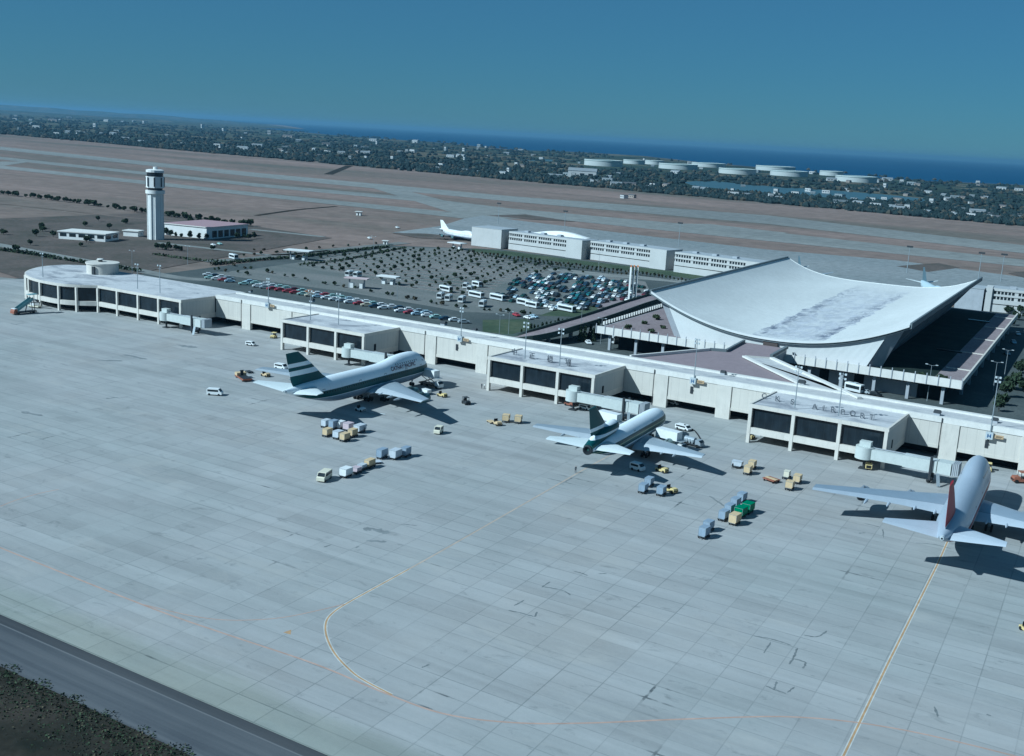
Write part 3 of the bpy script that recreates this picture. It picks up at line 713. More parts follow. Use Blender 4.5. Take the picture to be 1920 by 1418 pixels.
# ---------------------------------------------------------------- floodlight masts and gate signs
def mast(px, py, z, h, lab, heads=2, cat='floodlight mast', dy=0.0):
    p = at(px, py, z)
    t = thing('floodlight_mast', lab, cat, (p.x, p.y, z), 0, 'floodlight masts on the concourse')
    mb = MB(); mb.cyl((0,0,0),(0,0,h),.16,.09,8); mb.build('pole', M['metal'], t)
    for zz in (h-.3, h-1.5):
        mb = MB(); mb.beam((-.9,0,zz),(.9,0,zz),.1,.1); mb.build('crossarm', M['metal'], t)
    for k in range(heads):
        sx = -.75 if k % 2 == 0 else .75; zz = h-.3 - (k//2)*1.2
        mb = MB(); mb.hexa([(sx-.25,-.4,zz-.28),(sx+.25,-.4,zz-.28),(sx+.2,.0,zz-.2),(sx-.2,.0,zz-.2)], [(sx-.25,-.33,zz+.25),(sx+.25,-.33,zz+.25),(sx+.2,.05,zz+.2),(sx-.2,.05,zz+.2)]); mb.build('lamp_head', M['lamp'], t)
for px, py, h, hd, lab in ((80.5,520,10,2,'thin mast at the left rim of the round lounge roof'),(258,542,10,2,'left of the two thin masts on the round lounge straight roof'),(300,550,11,2,'right of the two thin masts on the round lounge straight roof'),
        (582,600,10.5,2,'left of two masts on the bare lounge roof'),(634.5,609,11,4,'right of two masts on the bare lounge roof, bright lamps'),
        (984,673,11.5,4,'left of two masts among the Chinese roof characters'),(1049,686,11.5,4,'right of two masts among the Chinese roof characters'),
        (1490,765,11.5,4,'mast standing between the roof letters K S and A'),(1572,780,11.5,4,'mast standing in front of the word AIRPORT')):
    mast(px, py, 10.8, h, lab, hd)
gates = []
for (px, py), (qx, qy), h, lab in (((504,570),(504,569),9.5,'left of the first lounge'),((860,632),(865,632),10,'right of the green striped jumbo'),((1302,710),(1302,710),12,'above the second blank wall'),((1857,812),(1857,812),15,'at the right edge by the red tailed jumbo')):
    p = on_y(qx, qy, -.3)
    t = thing('floodlight_mast', 'floodlight mast on the concourse wall, ' + lab, 'floodlight mast', (p.x, -.55, p.z), 0, 'floodlight masts on the concourse')
    mb = MB(); mb.cyl((0,0,0),(0,0,h),.16,.09,8); mb.box(-.2,.2,0,.3,.2,.5); mb.build('pole', M['metal'], t)
    for k in range(4):
        sx = (-.5,.5)[k%2]; zz = h-.3-(k//2)*1.1
        mb = MB(); mb.box(sx-.25, sx+.25, -.3, .1, zz-.22, zz+.28); mb.build('lamp_head', M['lamp'], t)
    # gate number box and tan plate beside it
    g = thing('gate_sign', 'white gate sign box with tan plate, ' + lab, 'gate sign', (p.x+.05, -.85, p.z-.6), 0, 'gate signs on the concourse wall')
    mb = MB(); mb.box(-1.0,.8,-.5,.5,-.9,.9); mb.build('box', M['lamp'], g)
    mb = MB(); mb.box(-.55,-.3,-.54,-.51,-.5,.5); mb.box(.1,.35,-.54,-.51,-.5,.5); mb.box(-.3,.1,-.54,-.51,-.15,.1); mb.build('mark', P('sign_blue', (.03,.09,.2)), g)
    mb = MB(); mb.box(1.2,3.3,-.1,.1,-.45,.45); mb.build('plate', P('sign_tan', (.42,.30,.17)), g)
    mb = MB(); mb.box(1.5,3.0,-.13,-.101,.05,.16); mb.box(1.5,2.7,-.13,-.101,-.2,-.09); mb.build('plate_text', M['steel'], g)
# ================================================================== TERMINAL HALL with the hanging roof
hall = thing('terminal_hall', 'large terminal hall under a white sagging roof with upswept eaves', 'building', (0,0,0))
YF, YB = 72.0, 256.0
def skew(y): return -.050*(y-YF)
def roof_z(xr, y):                      # xr measured from the trough axis
    f = (y-YF)/(YB-YF); lo = 13.1 + 3.0*f; pw = 2.15 + 1.3*f
    return lo + (24.0-lo)*(abs(xr)/46.4)**pw
NXr, NYr = 48, 24
def roof_grid(dz, shrink=0.0, y0=YF, y1=YB):
    out = []
    for j in range(NYr+1):
        y = y0 + (y1-y0)*j/NYr
        row = []
        for i in range(NXr+1):
            xr = -46.4+shrink + (92.8-2*shrink)*i/NXr
            row.append((182.4 + xr + skew(y), y, roof_z(xr, y) + dz))
        out.append(row)
    return out
mb = MB(); top = roof_grid(0); bot = roof_grid(-1.25)
mb.loft(top, 0, False, False, False); mb.loft(bot, 1, False, False, False)
for row_t, row_b in ((top[0], bot[0]), (top[-1], bot[-1])): mb.loft([row_t, row_b], 2, False, False, False)
for k in (0, -1): mb.loft([[r[k] for r in top], [r[k] for r in bot]], 2, False, False, False)
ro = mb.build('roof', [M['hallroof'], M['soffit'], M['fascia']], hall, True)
# white lip along the front eave, dark gutter along both long eaves
def lip(xs, y0, y1, zo0, zo1):
    rings = []
    for xr in xs:
        x = 182.4 + xr + skew(y0); z = roof_z(xr, y0)
        rings.append([(x,y0,z+zo0),(x,y1,z+zo0),(x,y1,z+zo1),(x,y0,z+zo1)])
    return rings
xs = [-46.4+92.8*i/40 for i in range(41)]
mb = MB(); mb.loft(lip(xs, YF-.5, YF-.02, .22, -.55)); mb.build('front_eave_lip', M['gable'], hall, True)
mb = MB(); mb.loft(lip(xs, YB+.02, YB+.5, .22, -.9)); mb.build('rear_eave_lip', M['gable'], hall, True)
for s_ in (-1, 1):
    mb = MB(); rings = []
    for j in range(13):
        y = YF + (YB-YF)*j/12; x = 182.4 + s_*46.4 + skew(y); z = roof_z(46.4, y)
        a, b = (x + s_*.02, x + s_*.7); rings.append([(a,y,z-1.25),(b,y,z-1.1),(b,y,z+.75),(a,y,z+.75)])
    mb.loft(rings); mb.build('side_gutter', M['fascia'], hall)
# gable walls (front and rear), wider at the top, following the roof curve
def gable(y, s):
    sk = skew(y); n = 24; rings = []
    for i in range(n+1):
        u = -1 + 2*i/n; xb = 182.4 + sk + u*33.8; xt = u*39.4
        zt = roof_z(xt, y) - 1.4
        rings.append([(xb, y, 8.0), (182.4+sk+xt, y+s*.8, zt), (182.4+sk+xt, y+s*.8+.5, zt), (xb, y+.5, 8.0)])
    mb = MB(); mb.loft(rings); return mb
gable(YF+1.7, -1).build('gable_wall', M['gable'], hall)
gable(YB-6, 1).build('gable_wall', M['gable'], hall)
for s_ in (-1, 1):                       # side wall ends seen edge-on: leaning grey slabs
    y0 = YF+2.6; mb = MB()
    xb = 182.4 + skew(y0) + s_*33.9; xt = 182.4 + skew(y0) + s_*39.6; xo = s_*4.6
    zt = roof_z(39.6, y0) - 1.3; zt2 = roof_z(44.2, y0)-1.3
    mb.hexa([(xb,y0,8),(xb+xo*.9,y0+2.5,8),(xb+xo*.9,y0+3.4,8),(xb,y0+.9,8)], [(xt,y0-1.4,zt),(xt+xo,y0+.6,zt2),(xt+xo,y0+1.5,zt2),(xt,y0-.5,zt)])
    mb.build('corner_slab', M['greyc'], hall)
    # raking piers carrying the eaves, glass set between
    for k in range(1, 9):
        y = YF + 10 + k*19.2; sk = skew(y); mb = MB()
        a = 182.4 + sk + s_*34; b = 182.4 + sk + s_*44; z1 = roof_z(44, y)-1.3
        mb.hexa([(a-1,y-.7,8),(a+1,y-.7,8),(a+1,y+.7,8),(a-1,y+.7,8)], [(b-1.2,y-.6,z1),(b+1.2,y-.6,z1),(b+1.2,y+.6,z1),(b-1.2,y+.6,z1)])
        mb.build('raking_pier', M['greyc'], hall)
    mb = MB(); y0, y1 = YF+9, YB-8
    def gx(y, u): return 182.4 + skew(y) + s_*(33+u)
    mb.hexa([(gx(y0,0)-.1,y0,8),(gx(y0,0)+.1,y0,8),(gx(y1,0)+.1,y1,8),(gx(y1,0)-.1,y1,8)], [(gx(y0,5.6)-.1,y0,roof_z(38.6,y0)-1.4),(gx(y0,5.6)+.1,y0,roof_z(38.6,y0)-1.4),(gx(y1,5.6)+.1,y1,roof_z(38.6,y1)-1.4),(gx(y1,5.6)-.1,y1,roof_z(38.6,y1)-1.4)])
    mb.build('side_glazing', M['glass'], hall)
p = on_y(1446, 633, YF+.6)
mb = MB(); mb.box(p.x-2.6, p.x+2.6, YF+.3, YF+1.6, 8.1, 11.6); mb.build('gallery_door', P('brown_door', (.07,.055,.05)), hall)
# ---- podium with departure deck
PXL, PXR, PYF, PYB = 116.0, 247.8, 69.2, 262.0
pod = [(PXL,PYF),(PXR,PYF),(PXR-11,PYB),(PXL-11,PYB)]
mb = MB(); mb.prism(pod, 6.6, 8.0); mb.build('podium_deck', [M['greyc']], hall)
mb = MB(); mb.sheet([(PXL+.5,PYF+.5),(PXR-.5,PYF+.5),(PXR-11.4,PYB-.5),(PXL-11.4,PYB-.5)], 8.004); mb.build('deck_paving', M['paving'], hall)
mb = MB(); mb.sheet([(218,PYF+1.6),(PXR-9.3,PYF+1.6),(PXR-19.9,PYB-3),(208,PYB-3)], 8.008); mb.build('painted_deck_shade', M['deck_shade'], hall)  # dark sheet painting the right eave's shade over the pink paving
for px, py in ((1835,602),(1780,658)):
    q = at(px, py, 8.2); mb = MB(); mb.box(q.x-4.5, q.x+4.5, q.y-.8, q.y+.8, 8.01, 8.5); mb.build('skylight', M['glass2'], hall)
mb = MB(); mb.box(PXL-.3, PXR+.3, PYF-.55, PYF-.02, 6.2, 8.95); mb.build('front_parapet', M['coping'], hall)
n = 36
for k in range(n+1):
    x = PXL + (PXR-PXL)*k/n
    mb = MB(); mb.box(x-.14, x+.14, PYF-.75, PYF-.551, 6.2, 9.9); mb.build('parapet_post', M['greyc'], hall)
mb = MB(); mb.hexa([(PXR-.3,PYF,7.2),(PXR+.3,PYF,7.2),(PXR-10.7,PYB,7.2),(PXR-11.3,PYB,7.2)], [(PXR-.3,PYF,9.0),(PXR+.3,PYF,9.0),(PXR-10.7,PYB,9.0),(PXR-11.3,PYB,9.0)]); mb.build('side_parapet', M['pier'], hall)
for k in (1, 2, 3, 4, 5):
    y = PYF + 25 + (k-1)*38
    x = PXR - 11*(y-PYF)/(PYB-PYF); mb = MB(); mb.box(x-8.5, x-.4, y-.25, y+.25, 8.01, 8.35); mb.build('deck_upstand', M['pier'], hall)
# ground floor below the deck: set back, pale panels with dark bays
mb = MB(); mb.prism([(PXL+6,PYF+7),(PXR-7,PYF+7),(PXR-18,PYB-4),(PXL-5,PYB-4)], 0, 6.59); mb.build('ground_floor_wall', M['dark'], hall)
for a, b in ((188,200),(203.5,212),(215.5,233)):
    mb = MB(); mb.box(a, b, PYF+6.2, PYF+6.98, 0, 4.6); mb.build('ground_floor_panel', M['greyc'], hall)
for k in range(12):
    x = PXL + 5 + k*11; mb = MB(); mb.box(x-.5, x+.5, PYF+1.2, PYF+2.2, 0, 6.19); mb.build('podium_column', M['greyc'], hall)
for k in range(1, 10):
    y = PYF + 3 + k*20; x = PXR - 2.4 - 11*(y-PYF)/(PYB-PYF); mb = MB(); mb.box(x-.5, x+.5, y-.5, y+.5, 0, 6.59); mb.build('podium_column', M['greyc'], hall)

# ---- link building with brick red roof between concourse and hall
link = thing('link_building', 'low link building with brick red roof joining the concourse to the terminal hall', 'building', (0,0,0))
LZ = 10.6
# roof outline measured at roof level
lp = [xy(*q, LZ) for q in ((1213,669),(1331,657.5),(1362,660),(1406,638),(1432,641),(1487,649),(1446,670),(1396,666),(1487,716))]
lp = [(lp[0][0]-3, CD+.3)] + lp[1:8] + [(lp[8][0]+4, CD+.3)]
lp[3] = (lp[3][0], 71.0); lp[4] = (lp[4][0], 71.0); lp[5] = (lp[5][0], 71.0)
mb = MB(); mb.prism(lp, 0, LZ-.9); mb.build('wall', [M['greyc']], link)
mb = MB(); mb.prism(lp, LZ-.89, LZ-.02, 1, 0); mb.build('roof', [M['linkroof'], M['coping']], link)
def parapet(a, b, w_, z0, z1, mat, par, nm='parapet'):
    mb = MB(); d = (Vector(b)-Vector(a)).normalized(); nn = Vector((-d.y, d.x))*w_/2
    q = [Vector(a)+nn, Vector(a)-nn, Vector(b)-nn, Vector(b)+nn]
    mb.hexa([(v.x,v.y,z0) for v in q], [(v.x,v.y,z1) for v in q]); mb.build(nm, mat, par)
for i in (0, 1, 2): parapet(lp[i], lp[i+1], .8, LZ-.01, LZ+.9, M['coping'] if i == 0 else M['fascia'], link)
parapet(lp[5], lp[6], 1.0, LZ-.01, LZ+.9, M['fascia'], link)
# white covered walkway running diagonally down from the link roof to the road
wk = thing('covered_walkway', 'white covered walkway running diagonally from the red link roof behind the lettered lounge', 'walkway', (0,0,0))
a = xy(1395,668,LZ+.6); a2 = xy(1447,671,LZ+.6); b = xy(1612,746,LZ+.6); c = xy(1487,716,LZ+.6)
wkp = [a, a2, b, (b[0]-2, CD+.2), (c[0]+3, CD+.2)]
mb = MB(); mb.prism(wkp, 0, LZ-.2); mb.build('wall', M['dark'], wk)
mb = MB(); mb.prism(wkp, LZ-.19, LZ+.25, 1, 0); mb.build('roof', [M['croof'], M['coping']], wk)
parapet(wkp[1], wkp[2], 1.5, LZ+.26, LZ+.8, M['coping'], wk); parapet(wkp[0], wkp[4], 1.3, LZ+.26, LZ+.8, M['coping'], wk)

# ---- elevated approach ramp and the balustraded road left of the hall
rp = thing('approach_ramp', 'curved dark sided approach ramp rising to the left side of the terminal', 'elevated road', (0,0,0))
ctr = [xy(1262,548,7.0), xy(1190,570,7.0), xy(1120,594,6.4), xy(1060,612,5.2), xy(1010,626,3.6), xy(965,634,1.8), xy(925,634,.3)]
zs = [7.0, 7.0, 6.4, 5.2, 3.6, 1.8, .3]
cl = dense(ctr, 5); zz = []
for i in range(len(ctr)-1):
    for k in range(5): zz.append(zs[i] + (zs[i+1]-zs[i])*k/5)
zz.append(zs[-1])
rt_, l_, side_r, side_l = [], [], [], []
for i, p in enumerate(cl):
    d = (cl[min(i+1,len(cl)-1)] - cl[max(i-1,0)]).normalized(); nn = Vector((-d.y, d.x, 0))
    rt_.append((p, nn, zz[i]))
mb = MB(); mb.loft([[tuple(p+nn*4.5+Vector((0,0,z))), tuple(p-nn*4.5+Vector((0,0,z))), tuple(p-nn*4.5+Vector((0,0,max(z-1.2,-.2)))), tuple(p+nn*4.5+Vector((0,0,max(z-1.2,-.2))))] for p, nn, z in rt_]); mb.build('deck', M['paving'], rp)
for s_ in (-1, 1):
    mb = MB(); mb.loft([[tuple(p+nn*s_*4.51+Vector((0,0,z-1.3))), tuple(p+nn*s_*4.9+Vector((0,0,z-1.3))), tuple(p+nn*s_*4.9+Vector((0,0,z+1.0))), tuple(p+nn*s_*4.51+Vector((0,0,z+1.0)))] for p, nn, z in rt_])
    mb.build('parapet', P('ramp_parapet', (.05,.075,.065), .8), rp)
for i in range(2, len(rt_)-6, 4):
    p, nn, z = rt_[i]; mb = MB(); mb.box(p.x-.6, p.x+.6, p.y-.6, p.y+.6, -.04, z-1.22); mb.build('support_pier', M['greyc'], rp)
# balustraded edge between ramp and deck
bl = thing('balustrade_road', 'raised road edge with a row of white balusters beside the approach ramp', 'balustrade', (0,0,0))
A_ = Vector((*xy(1133,609,8.0), 0)); B_ = Vector((*xy(1248,573,8.0), 0))
mb = MB(); d = (B_-A_).normalized(); nn = Vector((-d.y, d.x, 0))
mb.beam(A_+Vector((0,0,7.4)), B_+Vector((0,0,7.4)), 1.6, 1.2); mb.build('edge_beam', M['steel'], bl)
nb = 26
for k in range(nb+1):
    q = A_.lerp(B_, k/nb); mb = MB(); mb.box(q.x-.35, q.x+.35, q.y-.5, q.y+.5, 8.01, 9.3); mb.build('baluster', M['coping'], bl)

# ================================================================== OFFICE RANGE BEHIND THE CAR PARK
def office(px0, px1, plain_end, lab, y_push=0.0, first=False, wins=True, h=12.4):
    (x0, y0), (x1, y1) = px0, px1
    ang = math.atan2(y1-y0, x1-x0); Ln = math.hypot(x1-x0, y1-y0)
    t = thing('office_block', lab, 'building', (x0, y0, -.04), ang, 'pale office blocks behind the car park')
    mb = MB(); mb.box(0, Ln, .25, 17, 0, h-.6); mb.build('wall', M['office'], t)
    mb = MB(); mb.box(-.1, Ln+.1, .1, 17.1, h-.599, h-.1); mb.build('roof', M['officeroof'], t)
    wl = Ln - plain_end
    if plain_end > 0:
        mb = MB(); mb.box(wl, Ln, -1.6, .249, 0, h); mb.build('end_wall', M['office'], t)
    for z0, z1 in ((0,3.8),(4.3,6.6),(8.3,9.4),(11.1,h)):
        mb = MB(); mb.box(0, wl-.01, -.35, .249, z0, z1); mb.build('spandrel', M['office'], t)
    if wins:
        G_ = 4; gl = wl/G_
        for zi, (z0, z1) in enumerate(((6.6,8.3),(9.4,11.1))):
            for g_ in range(G_):
                m_ = 6
                for k in range(m_):
                    w0 = g_*gl + .8 + k*(gl-1.4)/m_; w1 = w0 + (gl-1.4)/m_*.72
                    mb = MB(); mb.box(w0, w1, .10, .249, z0+.02, z1-.02); mb.build('window', M['glass2'], t)
            mb = MB()
            for g_ in range(G_):
                for k in range(6):
                    w1 = g_*gl + .8 + k*(gl-1.4)/6 + (gl-1.4)/6*.72; w2_ = g_*gl + .8 + (k+1)*(gl-1.4)/6 if k < 5 else (g_+1)*gl + .8
                    mb.box(w1, min(w2_, wl-.02), -.05, .249, z0+.001, z1-.001)
            mb.build('mullion_row', M['office'], t)
        mb = MB(); mb.box(.5, wl-.5, .05, .249, 3.9, 4.25); mb.build('ground_floor_window', M['glass2'], t)
    for k in range(3):
        mb = MB(); xx = wl*(.2+.28*k); mb.box(xx-1.6, xx+1.6, 6, 9, h-.09, h+1.0); mb.build('roof_plant', M['greyc'], t)
    return t
t0 = thing('office_block', 'windowless pale end block at the left of the office range, before the white airliner', 'building', (-132.5,352.5,-.04), R(-2.5), 'pale office blocks behind the car park')
mb = MB(); mb.box(0, 25.5, 0, 20, 0, 13.0); mb.build('wall', M['office'], t0)
mb = MB(); mb.box(-.1, 25.6, -.1, 20.1, 13.01, 13.3); mb.build('roof', M['officeroof'], t0)
office((-103.5,356.0), (-40.6,347.6), 13.0, 'three storey office block next to the windowless end block, rounded canopy on top')
office((-37.6,352.0), (21.8,343.2), 12.2, 'three storey office block in the middle, behind the tall white pylons')
office((28.6,339.0), (96,328.5), 18.0, 'three storey office block partly hidden by the left eave of the hall roof')
t5 = office((214.5,331), (262,336.5), 0, 'office block at the right edge beyond the terminal, seen under the raised eave')
mb = MB(); mb.box(-3.2, -.01, -1.5, 12, 0, 12.6); mb.build('end_wall', M['office'], t5)
t6 = thing('service_block', 'dark grey windowless block under the right corner of the hall roof', 'building', (197,328,-.04), 0)
mb = MB(); mb.box(0, 13.8, 0, 14, 0, 11.4); mb.build('wall', M['greyc'], t6); mb = MB(); mb.box(-.2, 14, -.2, 14.2, 11.41, 12.0); mb.build('roof', M['officeroof'], t6)
cv = thing('roof_canopy', 'low rounded white canopy lying on the roof of the left office block', 'roof canopy', (-84,366,12.3), R(-6))
mb = MB(); rings = []
for i in range(13):
    a_ = i/12; rings.append([(a_*44-4, -4, .05), (a_*44-4, -2, .3+2.6*math.sin(math.pi*a_)), (a_*44-4, 2, .3+2.6*math.sin(math.pi*a_)), (a_*44-4, 4, .05)])
mb.loft(rings); mb.build('shell', M['white'], cv, True)

# ================================================================== CONTROL TOWER and its low buildings
ct = thing('control_tower', 'tall white round control tower with glazed cab on top, standing in the brown field', 'control tower', (-263.6,186,-.05))
def ring_part(nm, prof, mat, n=28, smooth=True): mb = MB(); mb.lathe(prof, (0,0,0), n); mb.build(nm, mat, ct, smooth)
ring_part('shaft', [(4.6,0),(4.6,28.9)], M['white'])
for k in range(8):
    a_ = k*math.pi/4 + .2; mb = MB(); c_, s_ = math.cos(a_), math.sin(a_)
    q = [(c_*4.55-s_*.9, s_*4.55+c_*.9), (c_*4.55+s_*.9, s_*4.55-c_*.9), (c_*5.1+s_*.7, s_*5.1-c_*.7), (c_*5.1-s_*.7, s_*5.1+c_*.7)]
    mb.prism(q, 0, 28.85); mb.build('shaft_rib', M['white'], ct)
ring_part('collar', [(4.7,28.9),(5.9,28.9),(5.9,31.0),(4.4,31.0)], M['white'])
ring_part('dark_neck', [(4.5,31.0),(4.5,32.6)], M['steel'])
ring_part('service_floor', [(5.0,32.6),(5.7,32.6),(5.7,39.6),(5.0,39.6)], M['white'], 8, False)
for k in range(8):
    a_ = k*math.pi/4; mb = MB(); c_, s_ = math.cos(a_), math.sin(a_)
    q = [(c_*5.72-s_*.45, s_*5.72+c_*.45), (c_*5.72+s_*.45, s_*5.72-c_*.45), (c_*5.9+s_*.45, s_*5.9-c_*.45), (c_*5.9-s_*.45, s_*5.9+c_*.45)]
    mb.prism(q, 33.4, 39.2); mb.build('dark_fin', M['steel'], ct)
ring_part('cab_glazing', [(5.0,39.6),(5.1,42.2)], M['glass2'], 16, False)
ring_part('cab_roof', [(5.2,42.2),(5.5,42.2),(5.5,43.6),(4.0,44.0),(0.01,44.1)], M['white'], 16, False)
mb = MB(); mb.cyl((.4,0,44.0),(.4,0,45.6),1.4,1.3,12); mb.build('equipment_box', M['white'], ct)
mb = MB(); mb.cyl((-2,0,44.0),(-2,0,46.4),.08,.05,6); mb.build('antenna', M['metal'], ct)
def low_building(x, y, rot, w_, d_, h_, lab, wall=M['white'], roof=M['coping'], name='low_building', band=True, overhang=.6):
    t = thing(name, lab, 'building', (x, y, -.05), rot)
    mb = MB(); mb.box(0, w_, 0, d_, 0, h_-.5); mb.build('wall', wall, t)
    mb = MB(); mb.box(-overhang, w_+overhang, -overhang, d_+overhang, h_-.499, h_); mb.build('roof', roof, t)
    if band:
        nb_ = max(2, int(w_/6))
        for k in range(nb_):
            mb = MB(); mb.box(w_*(k+.15)/nb_, w_*(k+.85)/nb_, -.08, -.005, h_*.35, h_*.75); mb.build('window', M['glass2'], t)
        nb_ = max(2, int(d_/6))
        for k in range(nb_):
            mb = MB(); mb.box(w_+.005, w_+.08, d_*(k+.15)/nb_, d_*(k+.85)/nb_, h_*.3, h_*.75); mb.build('window', M['glass2'], t)
    return t
low_building(-293, 136, math.atan2(12.3, 27.9), 30.5, 17, 4.9, 'low flat building with white roof edge, left of the control tower foot')
lr = low_building(-283.2, 210.3, math.atan2(5.8, 35.8), 36.3, 42, 7.8, 'white walled building with a pink roof edge, right of the control tower', M['white'], M['coping'], band=False)
mb = MB(); mb.box(-.5, 36.9, 0, 42, 7.81, 7.95); mb.build('pink_roof_sheet', P('pink_roof', (.36,.24,.25)), lr)
for k in range(6):
    mb = MB(); mb.box(36.31, 36.4, 3+k*6.4, 7.8+k*6.4, .8, 5.2); mb.build('window', M['glass2'], lr)
low_building(-288.5, 181, math.atan2(7.9, 3.9)-R(40), 10, 8, 3.8, 'small white cube annex touching the left of the control tower foot', band=False)

# tri-pole pylons by the ramp
for i, (px, lab) in enumerate(((1177.5,'leftmost of the three tall white pylons by the approach ramp'),(1183.5,'middle one of the three tall white pylons by the approach ramp'),(1190,'rightmost of the three tall white pylons by the approach ramp'))):
    x, y = xy(px, 583)
    t = thing('pylon', lab, 'pylon', (x, y, -.04), 0, 'three white pylons')
    mb = MB(); mb.prism([(-.45,-.38),(.45,-.38),(0,.5)], 0, 20.6); mb.build('shaft', M['white'], t)
    mb = MB(); mb.prism([(-.34,-.28),(.34,-.28),(0,.4)], 20.61, 21.6); mb.build('orange_tip', P('orange_tip', (.5,.2,.08)), t)

# ================================================================== OIL TANKS, far shore
tanks = [((1094,1168),312,16),((1168,1209),308,11),((1209,1245),309,11),((1234,1308),318,14),((1296,1360),314,11),((1347,1417),327,14),((1417,1490),321,12),((1444,1514),331,14),((1537,1580),330,12),((1567,1642),342,15)]
names = ['leftmost white oil tank, first of the front row','low white oil tank behind the leftmost front tank','small looking white oil tank behind, between first and second front tanks','second white oil tank of the front row, pale left flank',
         'rear oil tank showing over the gap right of the second front tank','third white oil tank of the front row','long rear oil tank between the third and fourth front tanks','fourth white oil tank of the front row','rear oil tank peeping out left of the last front tank','largest and rightmost white oil tank, closest to the shore reservoir']
for ((a, b), yb, hpx), lab in zip(tanks, names):
    c = at((a+b)/2, yb); D = (c-CAM).length; r_ = (b-a)/2*D/F_PX*.97;
    c = c + Vector((c.x-CAM.x, c.y-CAM.y, 0)).normalized()*r_; h = hpx*D/F_PX*.70
    t = thing('oil_tank', lab, 'oil tank', (c.x, c.y, -.1), 0, 'white oil tanks on the far shore')
    mb = MB(); mb.lathe([(r_,0),(r_,h),(r_-1.2,h),(r_-1.2,h-1.5)], (0,0,0), 48); mb.build('shell', M['tankw'], t, True)
    mb = MB(); mb.lathe([(r_-1.25,h-1.4),(r_*.5,h-.6),(.01,h-.2)], (0,0,0), 48); mb.build('floating_roof', M['tankroof'], t, True)
    mb = MB(); mb.lathe([(r_+.02,h*.80),(r_+.9,h*.80),(r_+.9,h*.83),(r_+.02,h*.83)], (0,0,0), 48); mb.build('wind_girder', M['tankroof'], t, True)
# ================================================================== AIRLINERS
def ring(w_, zb, zc, zt, y, n=28):
    o = []
    for i in range(n):
        t = 2*math.pi*i/n; c, s_ = math.cos(t), math.sin(t)
        o.append((w_*s_, y, zc + ((zt-zc) if c > 0 else (zc-zb))*c))
    return o
def section(st, d):
    for a, b in zip(st[:-1], st[1:]):
        if a[0] <= d <= b[0]:
            f = (d-a[0])/(b[0]-a[0]); return [a[k]+(b[k]-a[k])*f for k in range(1, 5)]
    return st[-1][1:]
def fine(st, n):
    """smooth station table"""
    out = []; D = [s[0] for s in st]
    for i in range(len(st)-1):
        p0, p1, p2, p3 = st[max(i-1,0)], st[i], st[i+1], st[min(i+2,len(st)-1)]
        for k in range(n):
            t = k/n; row = [p1[0]+(p2[0]-p1[0])*t]
            h = p2[0]-p1[0]
            for c in range(1, 5):
                m1 = (p2[c]-p0[c])/max(p2[0]-p0[0],1e-6)*h; m2 = (p3[c]-p1[c])/max(p3[0]-p1[0],1e-6)*h
                row.append((2*t**3-3*t*t+1)*p1[c]+(t**3-2*t*t+t)*m1+(-2*t**3+3*t*t)*p2[c]+(t**3-t*t)*m2)
            out.append(tuple(row))
    out.append(st[-1]); return out
FOIL = [(0,0),(.02,.35),(.08,.7),(.2,.95),(.4,1.0),(.65,.72),(.72,.6)]
def wing_sections(secs, cut=.72):
    """secs: (x, y_leading, chord, z, thickness); front box of the wing, up to the flap line"""
    rings = []
    for x, yl, c, z, th in secs:
        up = [(x, yl-u*c, z+th*c*.62*v) for u, v in FOIL if u <= cut]
        lo = [(x, yl-u*c, z-th*c*.42*v) for u, v in reversed(FOIL) if u <= cut and u > 0]
        rings.append(up+lo)
    return rings
def flap_sections(secs, a=.725, droop=.03):
    rings = []
    for x, yl, c, z, th in secs:
        rings.append([(x, yl-a*c, z+th*c*.33), (x, yl-.86*c, z+th*c*.16), (x, yl-c, z-droop*c), (x, yl-c, z-droop*c-.06), (x, yl-.86*c, z-th*c*.12), (x, yl-a*c, z-th*c*.2)])
    return rings
def mirror(rings): return [[(-x, y, z) for x, y, z in r] for r in rings]
def surf(rings, name, mat, par, smooth=True): mb = MB(); mb.loft(rings); return mb.build(name, mat, par, smooth)
def fin_sections(secs):
    rings = []
    for z, yl, c, th in secs:
        rings.append([(0,yl,z),(th*.6,yl-.08*c,z),(th,yl-.3*c,z),(th*.7,yl-.65*c,z),(.03,yl-c,z),(-.03,yl-c,z),(-th*.7,yl-.65*c,z),(-th,yl-.3*c,z),(-th*.6,yl-.08*c,z)])
    return rings
def engine(par, x, y0, z, ln, r, zw, mn, md, name='engine'):
    mb = MB()
    prof = [(r*.86,-.35),(r*.93,-.02),(r*1.0,-.5),(r*1.03,-ln*.3),(r*.93,-ln*.62),(r*.72,-ln*.66),(r*.62,-ln*.85),(r*.34,-ln*.98),(.02,-ln*1.0)]
    mb.lathe(prof, (x,y0,z), 20, 0, 'y', [1,0,0,0,0,2,2,2]); mb.lathe([(r*.88,-.36),(r*.3,-.42),(.02,-.05)], (x,y0,z), 20, 2, 'y')
    mb.hexa([(x-.18,y0-1.0,z+r*.7),(x+.18,y0-1.0,z+r*.7),(x+.18,y0-ln*1.25,z+r*.6),(x-.18,y0-ln*1.25,z+r*.6)], [(x-.15,y0-2.4,zw+.25),(x+.15,y0-2.4,zw+.25),(x+.15,y0-ln*1.5,zw),(x-.15,y0-ln*1.5,zw)], 0)
    return mb.build(name, [mn, M['metal'], md], par, True)
